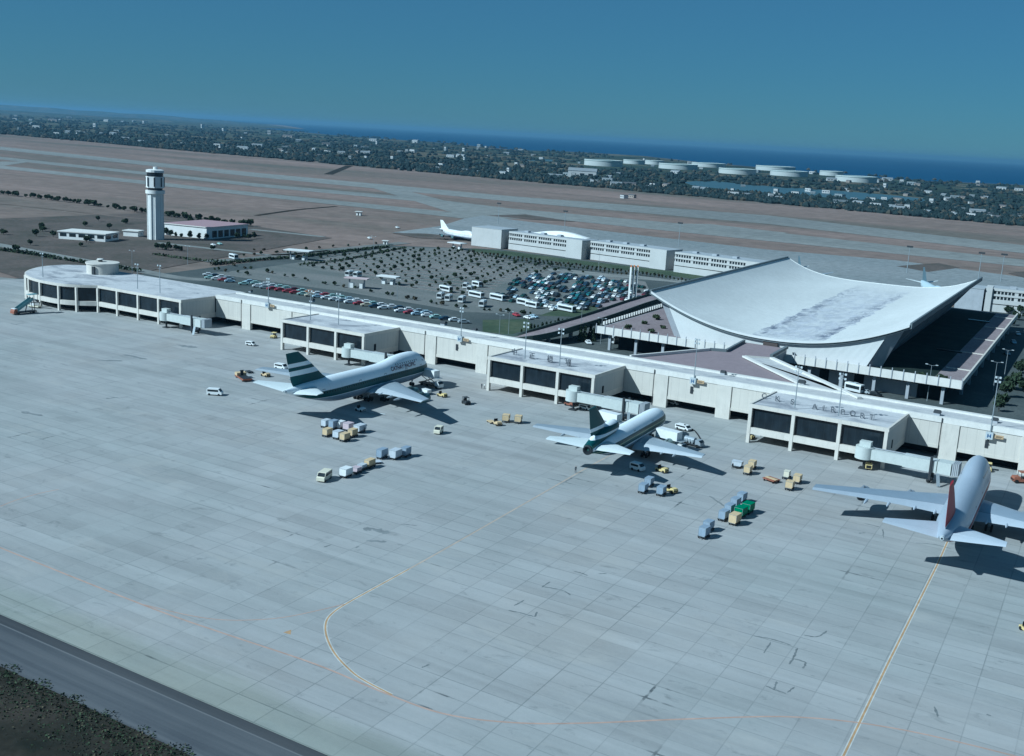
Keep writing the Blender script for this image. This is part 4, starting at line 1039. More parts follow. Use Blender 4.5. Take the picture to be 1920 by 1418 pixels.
def gear(par, x, y, ztop, wheels, rw, name='landing_gear'):
    mb = MB(); mb.cyl((x,y,rw),(x,y,ztop),.18,.2,8); mb.cyl((x,y,rw+.3),(x,y+1.2,ztop),.09,.09,6)
    o = mb.build(name, M['metal'], par)
    for wx, wy in wheels:
        mb = MB(); mb.cyl((x+wx-.2,y+wy,rw),(x+wx+.2,y+wy,rw),rw,rw,12); mb.build('wheel', M['black'], o)
    return o
def glyphs(text, size, italic=0.0):
    cu = bpy.data.curves.new('glyph', 'FONT'); cu.body = text; cu.size = size; cu.shear = italic; cu.offset = .035
    tmp = bpy.data.objects.new('glyph', cu); COL.objects.link(tmp); dg = bpy.context.evaluated_depsgraph_get(); dg.update()
    me = bpy.data.meshes.new_from_object(tmp.evaluated_get(dg)); bpy.data.objects.remove(tmp); bpy.data.curves.remove(cu)
    vv = [tuple(v.co) for v in me.vertices]; ff = [tuple(p.vertices) for p in me.polygons]; bpy.data.meshes.remove(me); return vv, ff
def hull_text(par, st, text, d_right, z0, size, side, mat, name='lettering'):
    """letters wrapped on the hull side; d_right = distance from the nose of the end nearest the nose"""
    vv, ff = glyphs(text, size, .15); wd = max(v[0] for v in vv)
    out = []
    for x, y, _ in vv:
        d = d_right + (wd - x); z = z0 + y
        w_, zb, zc, zt = section(st, d)
        hh = (zt-zc) if z > zc else (zc-zb); c = max(-1, min(1, (z-zc)/hh)); xx = w_*math.sqrt(max(0, 1-c*c)) + .05
        out.append((side*xx, -d, z))
    mb = MB(); mb.add(out, ff if side > 0 else [tuple(reversed(f)) for f in ff]); return mb.build(name, mat, par)
def doors(par, st, dists, zlo, zhi, mat):
    for d in dists:
        for s_ in (-1, 1):
            mb = MB()
            def pt(dd, zz, off):
                w_, zb, zc, zt = section(st, dd); hh = (zt-zc) if zz > zc else (zc-zb); c = max(-1,min(1,(zz-zc)/hh)); return (s_*(w_*math.sqrt(1-c*c)+off), -dd, zz)
            for (a, b, za, zb_) in ((d,d+.1,zlo,zhi),(d+1.0,d+1.1,zlo,zhi),(d,d+1.1,zhi,zhi+.1)):
                mb.add([pt(a,za,.035),pt(b,za,.035),pt(b,zb_,.035),pt(a,zb_,.035)], [(0,1,2,3)])
            mb.build('door_outline', mat, par)
def window_row(par, st, d0, d1, z, mat, step=1.05):
    for s_ in (-1, 1):
        mb = MB(); d = d0
        while d < d1:
            q = []
            for dd, zz in ((d,z-.2),(d+.32,z-.2),(d+.32,z+.2),(d,z+.2)):
                w_, zb, zc, zt = section(st, dd); hh = (zt-zc) if zz > zc else (zc-zb); c = max(-1,min(1,(zz-zc)/hh)); q.append((s_*(w_*math.sqrt(1-c*c)+.03), -dd, zz))
            mb.add(q, [(0,1,2,3)]); d += step
        o = mb.build('window_row', mat, par)

def jumbo(lab, nose, rot, liv, sy=.962):
    root = thing('airliner', lab, 'airliner', (nose.x, nose.y, 0), rot)
    st = fine([(0,.08,5.25,5.4,5.55),(.9,1.15,4.1,5.35,6.9),(2.6,2.1,3.2,5.3,8.3),(5,2.8,2.5,5.3,10.0),(8,3.12,2.15,5.3,11.0),(12,3.25,2.0,5.3,11.25),(18,3.25,2.0,5.3,11.0),(23.5,3.25,2.0,5.4,10.15),(28,3.25,2.0,5.5,9.75),(44,3.25,2.0,5.5,9.75),(50,3.2,2.5,5.9,9.75),(56,2.75,3.9,6.7,9.7),(62,1.9,5.6,7.5,9.5),(66,1.1,6.9,8.0,9.15),(68.6,.42,7.8,8.35,8.85)], 3)
    st = [(d*sy, w_, a, b, c) for d, w_, a, b, c in st]
    body = surf([ring(w_, zb, zc, zt, -d) for d, w_, zb, zc, zt in st], 'fuselage', liv['body'], root)
    S = lambda d: -d*sy
    # cockpit glazing
    mb = MB()
    for s_ in (-1, 1):
        for (d0, d1, a0, a1) in ((4.4,5.5,.06,.5),(4.7,6.0,.55,.95)):
            q = []
            for dd, an in ((d0,a0),(d0+.15,a1),(d1+.15,a1),(d1,a0)):
                w_, zb, zc, zt = section(st, dd*sy); q.append((s_*(w_*math.sin(an)+.03), -dd*sy, zc+(zt-zc)*math.cos(an)+.03))
            mb.add(q, [(0,1,2,3)])
    mb.build('cockpit_window', M['glass2'], root)
    secs = [(2.6,S(20.0),14.8,3.5,.13),(6.0,S(23.0),12.6,3.95,.12),(11.9,S(28.2),9.6,4.65,.10),(21,S(36.0),6.6,5.75,.09),(29.3,S(43.2),4.1,6.75,.08)]
    for s_ in (-1, 1):
        r_ = wing_sections(secs); f_ = flap_sections([secs[0],secs[1],secs[2],secs[3],secs[4]])
        if s_ < 0: r_, f_ = mirror(r_), mirror(f_)
        wg = surf(r_, 'wing', liv['wing'], root)
        surf(f_, 'flap', liv['flap'], wg)
        for x, yt, z in ((5.2,S(34.9),3.6),(9.2,S(36.4),4.1),(14.3,S(39.6),4.6),(18.6,S(42.4),5.1)):
            mb = MB(); mb.lathe([(.02,1.9),(.28,1.2),(.36,0),(.2,-1.8),(.02,-2.5)], (s_*x,yt,z-.15), 8, 0, 'y'); mb.build('flap_fairing', liv['flap'], wg, True)
        engine(root, s_*11.9, S(23.2), 2.75, 6.3, 1.35, 4.5, liv['engine'], M['steel'])
        engine(root, s_*20.8, S(31.0), 3.85, 6.3, 1.35, 5.6, liv['engine'], M['steel'])
        tp = [(.9,S(57.0),9.6,7.9,.09),(11.0,S(66.4),2.7,9.3,.08)]
        tp = wing_sections(tp, .72), flap_sections(tp)
        if s_ < 0: tp = mirror(tp[0]), mirror(tp[1])
        tl = surf(tp[0], 'tailplane', liv['tailplane'], root); surf(tp[1], 'elevator', liv['tailplane'], tl)
    surf(fin_sections([(9.2,S(50.5),14.6,.42),(10.6,S(53.0),13.0,.42),(14.5,S(57.9),9.4,.32),(18.5,S(63.6),5.0,.2)]), 'tail_fin', liv['fin'], root)
    mb = MB(); mb.lathe([(.43,.02),(.38,-.7),(.2,-.75)], (0,-68.6*sy,8.35), 14, 0, 'y'); mb.build('tail_cone', M['lamp'], root, True)
    gear(root, 0, S(7.6), 3.0, [(-.45,0),(.45,0)], .6, 'nose_gear')
    for x, y in ((-5.5,S(30.2)),(5.5,S(30.2)),(-1.9,S(33.4)),(1.9,S(33.4))):
        gear(root, x, y, 3.4, [(-.55,.75),(.55,.75),(-.55,-.75),(.55,-.75)], .62)
    window_row(root, st, 8, 60, 6.25, M['glass2']); window_row(root, st, 9, 20, 9.0, M['glass2']); doors(root, st, (6.5, 14.5, 25, 37, 53), 5.3, 7.2, M['steel'])
    return root, st

def trijet(lab, nose, rot, liv, sy=.965):
    root = thing('airliner', lab, 'airliner', (nose.x, nose.y, 0), rot)
    st = fine([(0,.08,4.2,4.35,4.5),(.8,1.05,3.2,4.5,5.6),(2.4,1.85,2.5,4.7,6.75),(5,2.55,2.1,4.9,7.7),(8.5,2.92,2.0,5.0,8.0),(12,2.98,2.0,5.0,8.0),(36,2.98,2.0,5.0,8.0),(41,2.85,2.5,5.3,8.05),(46,2.3,3.9,5.9,8.0),(50,1.75,5.0,6.4,7.8),(53.2,1.3,5.6,6.6,7.55)], 3)
    st = [(d*sy, w_, a, b, c) for d, w_, a, b, c in st]
    S = lambda d: -d*sy
    surf([ring(w_, zb, zc, zt, -d) for d, w_, zb, zc, zt in st], 'fuselage', liv['body'], root)
    mb = MB()
    for s_ in (-1, 1):
        for (d0, d1, a0, a1) in ((2.3,3.2,.08,.6),(2.5,3.8,.66,1.15)):
            q = []
            for dd, an in ((d0,a0),(d0+.1,a1),(d1+.1,a1),(d1,a0)):
                w_, zb, zc, zt = section(st, dd*sy); q.append((s_*(w_*math.sin(an)+.03), -dd*sy, zc+(zt-zc)*math.cos(an)+.03))
            mb.add(q, [(0,1,2,3)])
    mb.build('cockpit_window', M['glass2'], root)
    secs = [(2.4,S(17.0),12.2,2.75,.12),(5.5,S(19.6),10.4,3.05,.115),(8.6,S(22.0),8.7,3.4,.10),(16,S(27.7),5.8,4.3,.09),(22.6,S(33.0),3.1,5.1,.08)]
    for s_ in (-1, 1):
        r_ = wing_sections(secs, .72); f_ = flap_sections(secs, .725, .06)
        if s_ < 0: r_, f_ = mirror(r_), mirror(f_)
        wg = surf(r_, 'wing', liv['wing'], root); surf(f_, 'flap', liv['flap'], wg)
        for x, yt, z in ((6.5,S(29.4),2.6),(11.2,S(31.4),3.2),(15.0,S(33.3),3.7)):
            mb = MB(); mb.lathe([(.02,1.7),(.25,1.0),(.32,0),(.18,-1.4),(.02,-2.0)], (s_*x,yt,z-.1), 8, 0, 'y'); mb.build('flap_fairing', liv['flap'], wg, True)
        engine(root, s_*8.4, S(16.6), 2.05, 7.0, 1.3, 3.3, liv['engine'], M['steel'])
        tp = [(1.1,S(43.6),8.4,6.9,.09),(10.8,S(51.0),2.9,7.6,.08)]
        tp = wing_sections(tp, .72), flap_sections(tp)
        if s_ < 0: tp = mirror(tp[0]), mirror(tp[1])
        tl = surf(tp[0], 'tailplane', liv['tailplane'], root); surf(tp[1], 'elevator', liv['tailplane'], tl)
    # centre engine: intake on top of the hull, S duct sweeping down to the tail exhaust
    rings = []
    for d, zc, r_, rz in ((37.0,9.35,1.32,1.35),(37.4,9.4,1.5,1.55),(39,9.4,1.6,1.7),(42,9.2,1.6,1.75),(46,8.6,1.5,1.75),(50,7.6,1.35,1.6),(53.3,6.9,1.2,1.25)):
        rings.append([(r_*math.sin(2*math.pi*i/24), S(d), zc+rz*math.cos(2*math.pi*i/24)) for i in range(24)])
    mb = MB(); mb.loft(rings, 0, False, True)
    mb.add(rings[0], [tuple(range(24))], 1); mb.build('intake_duct', [liv['fin'], M['dark']], root, True)
    mb = MB(); mb.lathe([(1.22,0),(1.15,-.6),(.95,-.65),(.5,-.4),(.02,.2)], (0,S(53.2),6.6), 20, 0, 'y', [1,1,0,0]); mb.build('tail_exhaust', [M['dark'], M['steel']], root, True)
    surf(fin_sections([(9.6,S(41.0),10.6,.4),(11.2,S(43.3),9.1,.36),(16.6,S(50.0),4.1,.2)]), 'tail_fin', liv['fin'], root)
    gear(root, 0, S(7.8), 2.7, [(-.4,0),(.4,0)], .52, 'nose_gear')
    for x in (-5.4, 5.4): gear(root, x, S(27.3), 2.8, [(-.6,.85),(.6,.85),(-.6,-.85),(.6,-.85)], .62)
    window_row(root, st, 7, 45, 5.75, M['glass2']); doors(root, st, (5.5, 14, 27, 42), 4.7, 6.6, M['steel'])
    return root, st

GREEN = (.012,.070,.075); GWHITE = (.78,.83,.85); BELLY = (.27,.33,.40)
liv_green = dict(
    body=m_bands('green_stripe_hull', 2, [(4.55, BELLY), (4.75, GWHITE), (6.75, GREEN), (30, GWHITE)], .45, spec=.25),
    fin=m_bands('green_banded_fin', 2, [(9.3, (.05,.12,.10)), (12.0, GREEN), (13.4, GWHITE), (14.4, GREEN), (15.5, GWHITE), (40, GREEN)], .5, spec=.2),
    wing=P('wing_grey', (.36,.41,.45), .4, .25, .06, .4), flap=P('flap_grey', (.46,.50,.53), .45, .1, .06, .4),
    engine=P('engine_green_grey', (.10,.17,.17), .4, .2, .1, .5), tailplane=P('tailplane_white', (.62,.66,.65), .45, 0, .06, .4))
liv_tri = dict(liv_green)
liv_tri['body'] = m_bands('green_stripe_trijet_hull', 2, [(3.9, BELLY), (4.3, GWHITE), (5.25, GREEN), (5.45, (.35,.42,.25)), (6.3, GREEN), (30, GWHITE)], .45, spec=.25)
liv_tri['fin'] = m_bands('green_banded_trijet_fin', 2, [(7.7, (.03,.085,.07)), (8.6, GREEN), (9.3, GWHITE), (10.5, GREEN), (11.4, GWHITE), (40, GREEN)], .5, spec=.2)
RED = (.26,.018,.028)
liv_red = dict(
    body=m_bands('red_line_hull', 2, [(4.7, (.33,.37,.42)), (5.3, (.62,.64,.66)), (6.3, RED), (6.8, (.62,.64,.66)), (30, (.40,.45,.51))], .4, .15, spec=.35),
    fin=m_bands('red_fin', 2, [(9.6, (.50,.53,.56)), (40, RED)], .5, spec=.2), wing=P('wing_silver', (.33,.39,.45), .4, .3, .06, .4), flap=P('flap_silver', (.46,.51,.56), .45, .15, .06, .4),
    engine=P('engine_silver', (.32,.36,.40), .35, .4, .08, .5), tailplane=P('tailplane_silver', (.50,.55,.60), .42, .15, .06, .4))
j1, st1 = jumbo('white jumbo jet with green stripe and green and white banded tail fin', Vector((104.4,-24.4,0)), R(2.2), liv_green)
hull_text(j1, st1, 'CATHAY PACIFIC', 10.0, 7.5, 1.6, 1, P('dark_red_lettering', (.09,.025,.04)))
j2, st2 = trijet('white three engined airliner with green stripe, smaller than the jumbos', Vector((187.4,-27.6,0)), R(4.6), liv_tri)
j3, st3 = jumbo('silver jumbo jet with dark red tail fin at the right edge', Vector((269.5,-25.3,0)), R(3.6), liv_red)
# airliners seen far off on the other apron
liv_w = dict(body=m_bands('plain_white_hull', 2, [(4.4, BELLY), (30, (.70,.71,.69))], .4), fin=P('plain_white_fin', (.72,.73,.70), .45), wing=liv_green['wing'], flap=liv_green['flap'], engine=liv_green['engine'], tailplane=liv_green['tailplane'])
liv_b = dict(liv_w); liv_b['fin'] = P('slate_fin', (.09,.14,.17), .45); liv_b['body'] = m_bands('pale_blue_hull', 2, [(4.4, BELLY), (30, (.46,.56,.60))], .4)
def far_jet(px, py, hdg, liv, lab, sc):
    """px,py: foot of the tail fin in plan; hdg: heading"""
    base = at(px, py, 6.5); r_, _ = jumbo(lab, Vector((0,0,0)), 0, liv)
    r_.scale = (sc,)*3; h = Vector((math.cos(hdg), math.sin(hdg), 0)); n_ = base + h*62*sc
    r_.location = (n_.x, n_.y, -.06); r_.rotation_euler = (0,0,hdg - math.pi/2); return r_
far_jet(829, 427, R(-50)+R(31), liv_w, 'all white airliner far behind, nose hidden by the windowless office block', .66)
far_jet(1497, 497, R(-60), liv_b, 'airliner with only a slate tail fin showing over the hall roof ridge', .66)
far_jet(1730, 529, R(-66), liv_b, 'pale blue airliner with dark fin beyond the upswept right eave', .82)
# ================================================================== JET BRIDGES AND APRON VEHICLES
YEL = P('tug_yellow', (.62,.50,.22), .5, 0, .1, 1.5); TAN = P('tan_canvas', (.56,.43,.25), .7, 0, .12, 1.2, .25, .25)
CREAM = P('cream_paint', (.66,.62,.48), .45, 0, .06, 1.5); VWHITE = P('vehicle_white', (.74,.75,.73), .4, 0, .05, 1.5)
BLUEGREY = P('container_blue_grey', (.27,.33,.40), .6, .1, .12, 1.2, .3, .3); PALE = P('container_pale', (.52,.55,.58), .6, .1, .1, 1.2, .3, .3)
GREENC = P('green_tarpaulin', (.012,.17,.075), .6, 0, .15, 1.0, .3, .2); RUST = P('rust_red_paint', (.26,.10,.06), .6, 0, .15, 1.5, .3, .3)
PINK = P('pinkish_wrap', (.52,.42,.44), .6, 0, .1, 1.2); TEAL = P('teal_panel', (.16,.30,.32), .45, 0, .1, 1.5); GREY2 = P('pump_truck_grey', (.30,.34,.37), .5, .1, .1, 1.5)

def jet_bridge(x, y, lab, ln=17.5, yend=None, dip=0.0, cab_end=True, tilt=0.0):
    """rotunda at the lounge corner, telescoping tunnel to the right, drive column, cab at the aircraft"""
    t = thing('jet_bridge', lab, 'jet bridge', (x, y, 0), 0, 'jet bridges at the lounges')
    z0, z1 = 3.0, 5.7
    mb = MB(); mb.cyl((0,0,z0-.2),(0,0,z1+.2),2.3,2.3,20); mb.build('rotunda', M['bridge'], t, True)
    mb = MB(); mb.box(-1.3,1.5,-.9,1.1,z1+.21,z1+1.5); mb.build('rooftop_unit', M['bridge'], t)
    mb = MB(); mb.cyl((.2,0,0),(.2,0,z0-.21),.35,.35,10); mb.box(-.9,1.3,-1.0,1.0,0,.3); mb.build('rotunda_column', M['steel'], t)
    c, s_ = math.cos(tilt), math.sin(tilt)
    def Q(u, v, z): return (u*c - v*s_, u*s_ + v*c, z - dip*u/ln)
    def tun(nm, a, b, hw, za, zb, mat):
        mb = MB(); mb.hexa([Q(a,-hw,za),Q(b,-hw,za),Q(b,hw,za),Q(a,hw,za)], [Q(a,-hw,zb),Q(b,-hw,zb),Q(b,hw,zb),Q(a,hw,zb)]); return mb.build(nm, mat, t)
    tn = tun('tunnel', 2.0, ln*.62, 1.45, z0, z1-.1, M['bridge'])
    tun('tunnel', ln*.55, ln, 1.62, z0-.15, z1+.05, M['bridge'])
    tun('roof_rail', 2.2, ln-.2, .12, z1+.06, z1+.25, M['greyc'])
    mb = MB()
    for sv in (-1, 1):
        p0, p1 = Q(ln*.93, sv*1.9, 0), Q(ln*.93, sv*1.9, 0); mb.box(p0[0]-.28, p0[0]+.28, p0[1]-.28, p0[1]+.28, .9, z1+1.2 if sv < 0 else z1+.6)
    p0 = Q(ln*.93, 0, 0); mb.box(p0[0]-.4, p0[0]+.4, p0[1]-2.0, p0[1]+2.0, .75, 1.1); mb.box(p0[0]-.3, p0[0]+.3, p0[1]-2.0, p0[1]+2.0, z0-.5, z0-.16)
    dc = mb.build('drive_column', M['steel'], t)
    for sv in (-1.2, 1.2):
        mb = MB(); mb.cyl((p0[0]-.2, p0[1]+sv-.25, .55),(p0[0]-.2, p0[1]+sv+.25, .55),.55,.55,12); mb.build('wheel', M['black'], dc)
    if cab_end:
        e = ln + .2; mb = MB()
        mb.hexa([Q(e,-1.7,z0-.1),Q(e+3.2,-1.9,z0-.1),Q(e+3.6,1.9,z0-.1),Q(e,1.9,z0-.1)], [Q(e,-1.7,z1+.1),Q(e+3.2,-1.9,z1+.1),Q(e+3.6,1.9,z1+.1),Q(e,1.9,z1+.1)]); mb.build('cab', M['bridge'], t)
        mb = MB()
        for k in range(4):
            u = e+3.4+k*.4; mb.hexa([Q(u,-1.6,z0-.1),Q(u+.3,-1.6,z0-.1),Q(u+.3,2.0,z0-.1),Q(u,2.0,z0-.1)], [Q(u,-1.6,z1+.3),Q(u+.3,-1.6,z1+.3),Q(u+.3,2.0,z1+.3),Q(u,2.0,z1+.3)])
        mb.build('bellows', M['greyc'], t)
        mb = MB(); a, b = Q(e+.4,-2.1,0), Q(e+1.2,-3.6,0); mb.beam((a[0],a[1],z0),(b[0],b[1],.2),.8,.15); mb.build('service_stair', M['metal'], t)
    return t
jet_bridge(75.4-4.5, -21.9, 'jet bridge between the bare lounge and the green striped jumbo', 17.8, tilt=R(2))
jet_bridge(161.9-5.0, -22.9, 'jet bridge behind the trijet tail at the lounge with Chinese characters', 18.5)
jet_bridge(246.4-4.5, -24.3, 'jet bridge leading to the red tailed jumbo', 17.8)
jet_bridge(-14.5-5.0, -19.8, 'idle jet bridge at the round lounge, no aircraft alongside', 17.0, cab_end=True)

def wheels(par, xs, ys, r, wd=.3):
    for x in xs:
        for y in ys:
            mb = MB(); mb.cyl((x-wd/2,y,r),(x+wd/2,y,r),r,r,10); mb.build('wheel', M['black'], par)
def make_dolly(lab, loc, rot, grp='baggage dollies on the apron', mat=None):
    t = thing('dolly', lab, 'dolly', loc, rot, grp)
    mb = MB(); mb.box(-.85,.85,-1.3,1.3,.38,.52); mb.build('deck', mat or M['steel'], t)
    mb = MB(); mb.beam((0,-1.3,.42),(0,-2.0,.35),.08,.08); mb.build('tow_bar', M['steel'], t)
    wheels(t, (-.7,.7), (-.95,.95), .22, .16); return t
def make_container(lab, loc, rot, mat, sx=1.6, sy=2.3, h=1.62, grp='cargo containers on dollies', slope=True, trim=None):
    t = thing('cargo_container', lab, 'cargo container', (loc[0],loc[1],.53), rot, grp)
    mb = MB(); a, b = sx/2, sy/2
    if slope:
        # contoured lower edge as on aircraft lower-hold boxes
        prof = [(-a,0),(a*.72,0),(a,.45),(a,h),(-a,h)]
        mb.loft([[(x,-b,z) for x, z in prof], [(x,b,z) for x, z in prof]])
    else: mb.box(-a,a,-b,b,0,h)
    mb.build('shell', mat, t)
    mb = MB(); e = .05
    for x in (-a, a-e if not slope else a-e): mb.box(x, x+e, -b-.03, -b-.002, .02 if x < 0 else .5, h-.02)
    mb.box(-a+e,a-e,-b-.03,-b-.002,h-.08,h-.02); mb.box(-a+e,a*.7,-b-.03,-b-.002,.02,.08); mb.build('door_frame', trim or M['metal'], t)
    return t
DN = [0]
def box_on_dolly(px, py, mat, lab, rot=0.0, sx=1.6, sy=2.3, h=1.62, dl=None, **kw):
    p = at(px, py); f = Vector((math.sin(rot), -math.cos(rot), 0)); c = p - f*(sy/2)
    make_dolly(dl or ('low dolly carrying the ' + lab.split(',')[0]), (c.x, c.y, 0), rot)
    make_container(lab, (c.x, c.y), rot, mat, sx, sy, h, **kw)
# cluster by the tail of the green striped jumbo
for px, py, mat, lab, kw in (
    (608.5,820,TAN,'tan box, front left corner of the cluster by the jumbo tail',{}),
    (628.6,824.5,PALE,'white box, front of the cluster between two tan boxes',dict(sx=1.9)),
    (641,829,TAN,'tan box, nearest one of the cluster by the jumbo tail',{}),
    (656,821,TAN,'tan box, right behind the nearest tan box',{}),
    (620,807,BLUEGREY,'blue grey box, rear left of the cluster by the jumbo tail',dict(h=2.0)),
    (633,806,VWHITE,'bright white box, rear middle of the cluster by the jumbo tail',{}),
    (648,809,PINK,'pinkish wrapped box, rear row of the cluster by the jumbo tail',dict(sx=2.0)),
    (668,813,PALE,'long pale box, right end of the cluster by the jumbo tail',dict(sx=2.0,sy=3.0)),
    (606,803,PALE,'pale box, farthest left one of the rear cluster row',{})):
    box_on_dolly(px, py, mat, lab, R(2), **kw)
# train behind the cream van
for px, py, mat, lab, kw in (
    (642,897,VWHITE,'large white load, first in the train behind the cream van',dict(sx=2.0,sy=2.6,h=1.7)),
    (664,889,PINK,'small pinkish load, second in the train behind the cream van',dict(sx=1.7,sy=1.8,h=1.0)),
    (674,883,PALE,'low grey load, third in the train behind the cream van',dict(sx=1.5,sy=2.0,h=.9)),
    (687,879,TAN,'dark sided tan load, fourth in the train behind the cream van',dict(sx=1.5,sy=2.6,h=1.5)),
    (710,862,BLUEGREY,'grey container, left one of the group ending the train',dict(h=1.9,sy=2.8)),
    (735,863,PALE,'pale striped container, middle one of the group ending the train',dict(sx=2.0,h=1.9,sy=2.8)),
    (756,858,BLUEGREY,'grey container, rightmost one of the group ending the train',dict(h=1.9))):
    box_on_dolly(px, py, mat, lab, R(4), **kw)
make_dolly('empty dolly with pale deck, in the gap of the train behind the cream van', (*xy(704,869),0), R(-30), mat=PALE)
# beside the trijet
for px, py, mat, lab in ((1202,926,BLUEGREY,'blue grey container, front left below the trijet tailplane'),(1213,914,BLUEGREY,'blue grey container, behind another one below the trijet tailplane'),(1236,931,BLUEGREY,'lone blue grey container beside the small yellow tug')):
    box_on_dolly(px, py, mat, lab, R(3))
# green covered train and the grey row
for px, py, mat, lab in ((1372,986,TAN,'tan fronted box, leading the green covered train'),(1383,973,GREENC,'green covered box, directly behind the tan fronted one'),(1397,965,GREENC,'green covered box, last and largest of its train')):
    box_on_dolly(px, py, mat, lab, R(-4), sx=2.0 if mat is GREENC else 1.8, sy=2.6, h=1.9)
for px, py, lab in ((1352,978,'silver grey container, first of the row left of the green train'),(1363,966,'silver grey container, second of the row left of the green train'),(1374,954,'silver grey container, third of the row left of the green train'),(1386,944,'silver grey container, last of the row left of the green train')):
    box_on_dolly(px, py, BLUEGREY, lab, R(-4), h=1.75)
box_on_dolly(1315,1011,BLUEGREY,'grey container, nearest one on the open apron', R(-4), h=1.9)
box_on_dolly(1323,998,BLUEGREY,'grey container, tucked behind the nearest one on the open apron', R(-4), h=1.7)
# right of the trijet wing tip
box_on_dolly(1399,891,TAN,'tan box, front one of the pair beside a grey crate', R(3), h=1.6)
box_on_dolly(1407,881,TAN,'tan box, rear one of the pair beside a grey crate', R(3), h=1.6)
box_on_dolly(1380,878,PALE,'low grey crate with dark ends, left of the tan pair', R(3), sx=2.6, sy=1.6, h=1.2)
box_on_dolly(1473,899,CREAM,'cream box, rear left of three boxes near the orange dolly', R(3), sx=1.4, sy=1.6, h=1.5)
box_on_dolly(1492,908,TAN,'tan box, right one of three near the orange dolly', R(3), sx=1.7, h=1.6)
box_on_dolly(1478,920,TAN,'tan box, front one of three near the orange dolly', R(3), sx=1.8, sy=2.0, h=1.6)
t = thing('pallet_dolly', 'flat orange pallet dolly, empty, left of three tan boxes', 'dolly', (*xy(1446,903),0), R(-20))
mb = MB(); mb.box(-1.7,1.7,-1.3,1.3,.55,.75); mb.build('deck', RUST, t); mb = MB(); mb.box(-1.6,1.6,-.5,.5,.751,.85); mb.build('roller_bed', TAN, t); wheels(t, (-1.3,1.3), (-1.0,1.0), .27, .2)
# cart train left of the trijet
for px, py, lab in ((947,793,'tan container, middle of the short train left of the trijet'),(970,795,'tan container, right end of the short train left of the trijet')):
    box_on_dolly(px, py, TAN, lab, R(20), sx=1.9, sy=2.2)
make_dolly('flat tan dolly, empty, left end of the short train', (*xy(921,793),0), R(60), mat=TAN)
make_dolly('dark empty dolly beside the low red loader', (*xy(467,699),0), R(75))

# ---- vehicles
def tug(px, py, rot, mat, lab, canopy=False, sc=1.0):
    x, y = xy(px, py); t = thing('baggage_tug', lab, 'baggage tug', (x, y, 0), rot)
    t.scale = (sc,)*3
    mb = MB(); mb.box(-.8,.8,-1.5,1.5,.35,.8); mb.hexa([(-.75,-1.45,.8),(.75,-1.45,.8),(.75,-.3,.8),(-.75,-.3,.8)], [(-.7,-1.35,1.15),(.7,-1.35,1.15),(.7,-.35,1.2),(-.7,-.35,1.2)]); mb.build('body', mat, t)
    mb = MB(); mb.box(-.55,.55,.2,.8,.81,1.05); mb.box(-.55,.55,.8,.95,.81,1.6); mb.build('seat', M['black'], t)
    if canopy:
        mb = MB(); mb.box(-.8,.8,-.4,1.3,1.95,2.05); mb.build('canopy', mat, t)
        mb = MB()
        for sx in (-.72,.72):
            for sy_ in (-.3,1.2): mb.box(sx-.04,sx+.04,sy_-.04,sy_+.04,.81,1.94)
        mb.build('canopy_post', M['steel'], t)
    mb = MB(); mb.box(-.6,.6,-1.56,-1.505,.5,.75); mb.build('grille', M['black'], t)
    wheels(t, (-.72,.72), (-1.0,1.0), .36, .25); return t
def van(px, py, rot, mat, lab, L_=4.4, W_=1.8, H_=2.0, cat='van', name='service_van'):
    x, y = xy(px, py); t = thing(name, lab, cat, (x, y, 0), rot)
    a, b = W_/2, L_/2
    prof = [(-b,.35),(b,.35),(b,H_*.9),(b-.15,H_),(-b+.95,H_),(-b+.35,H_*.62),(-b,H_*.52)]
    mb = MB(); mb.loft([[(-a,y_,z) for y_, z in prof], [(a,y_,z) for y_, z in prof]]); mb.build('body', mat, t)
    mb = MB(); mb.hexa([(-a+.12,-b+.33,H_*.64),(a-.12,-b+.33,H_*.64),(a-.15,-b+.86,H_*.95),(-a+.15,-b+.86,H_*.95)], [(-a+.12,-b+.28,H_*.66),(a-.12,-b+.28,H_*.66),(a-.15,-b+.82,H_*.98),(-a+.15,-b+.82,H_*.98)]); mb.build('windscreen', M['glass2'], t)
    for s_ in (-1, 1):
        mb = MB(); x0, x1 = sorted((s_*(a+.005), s_*(a+.03))); mb.box(x0, x1, -b+1.0, b-.3, H_*.6, H_*.88); mb.build('side_window', M['glass2'], t)
    mb = MB(); mb.box(-a+.2,a-.2,b+.004,b+.03,H_*.6,H_*.88); mb.build('rear_window', M['glass2'], t)
    wheels(t, (-a+.1,a-.1), (-b+.8,b-.8), .34, .25); return t
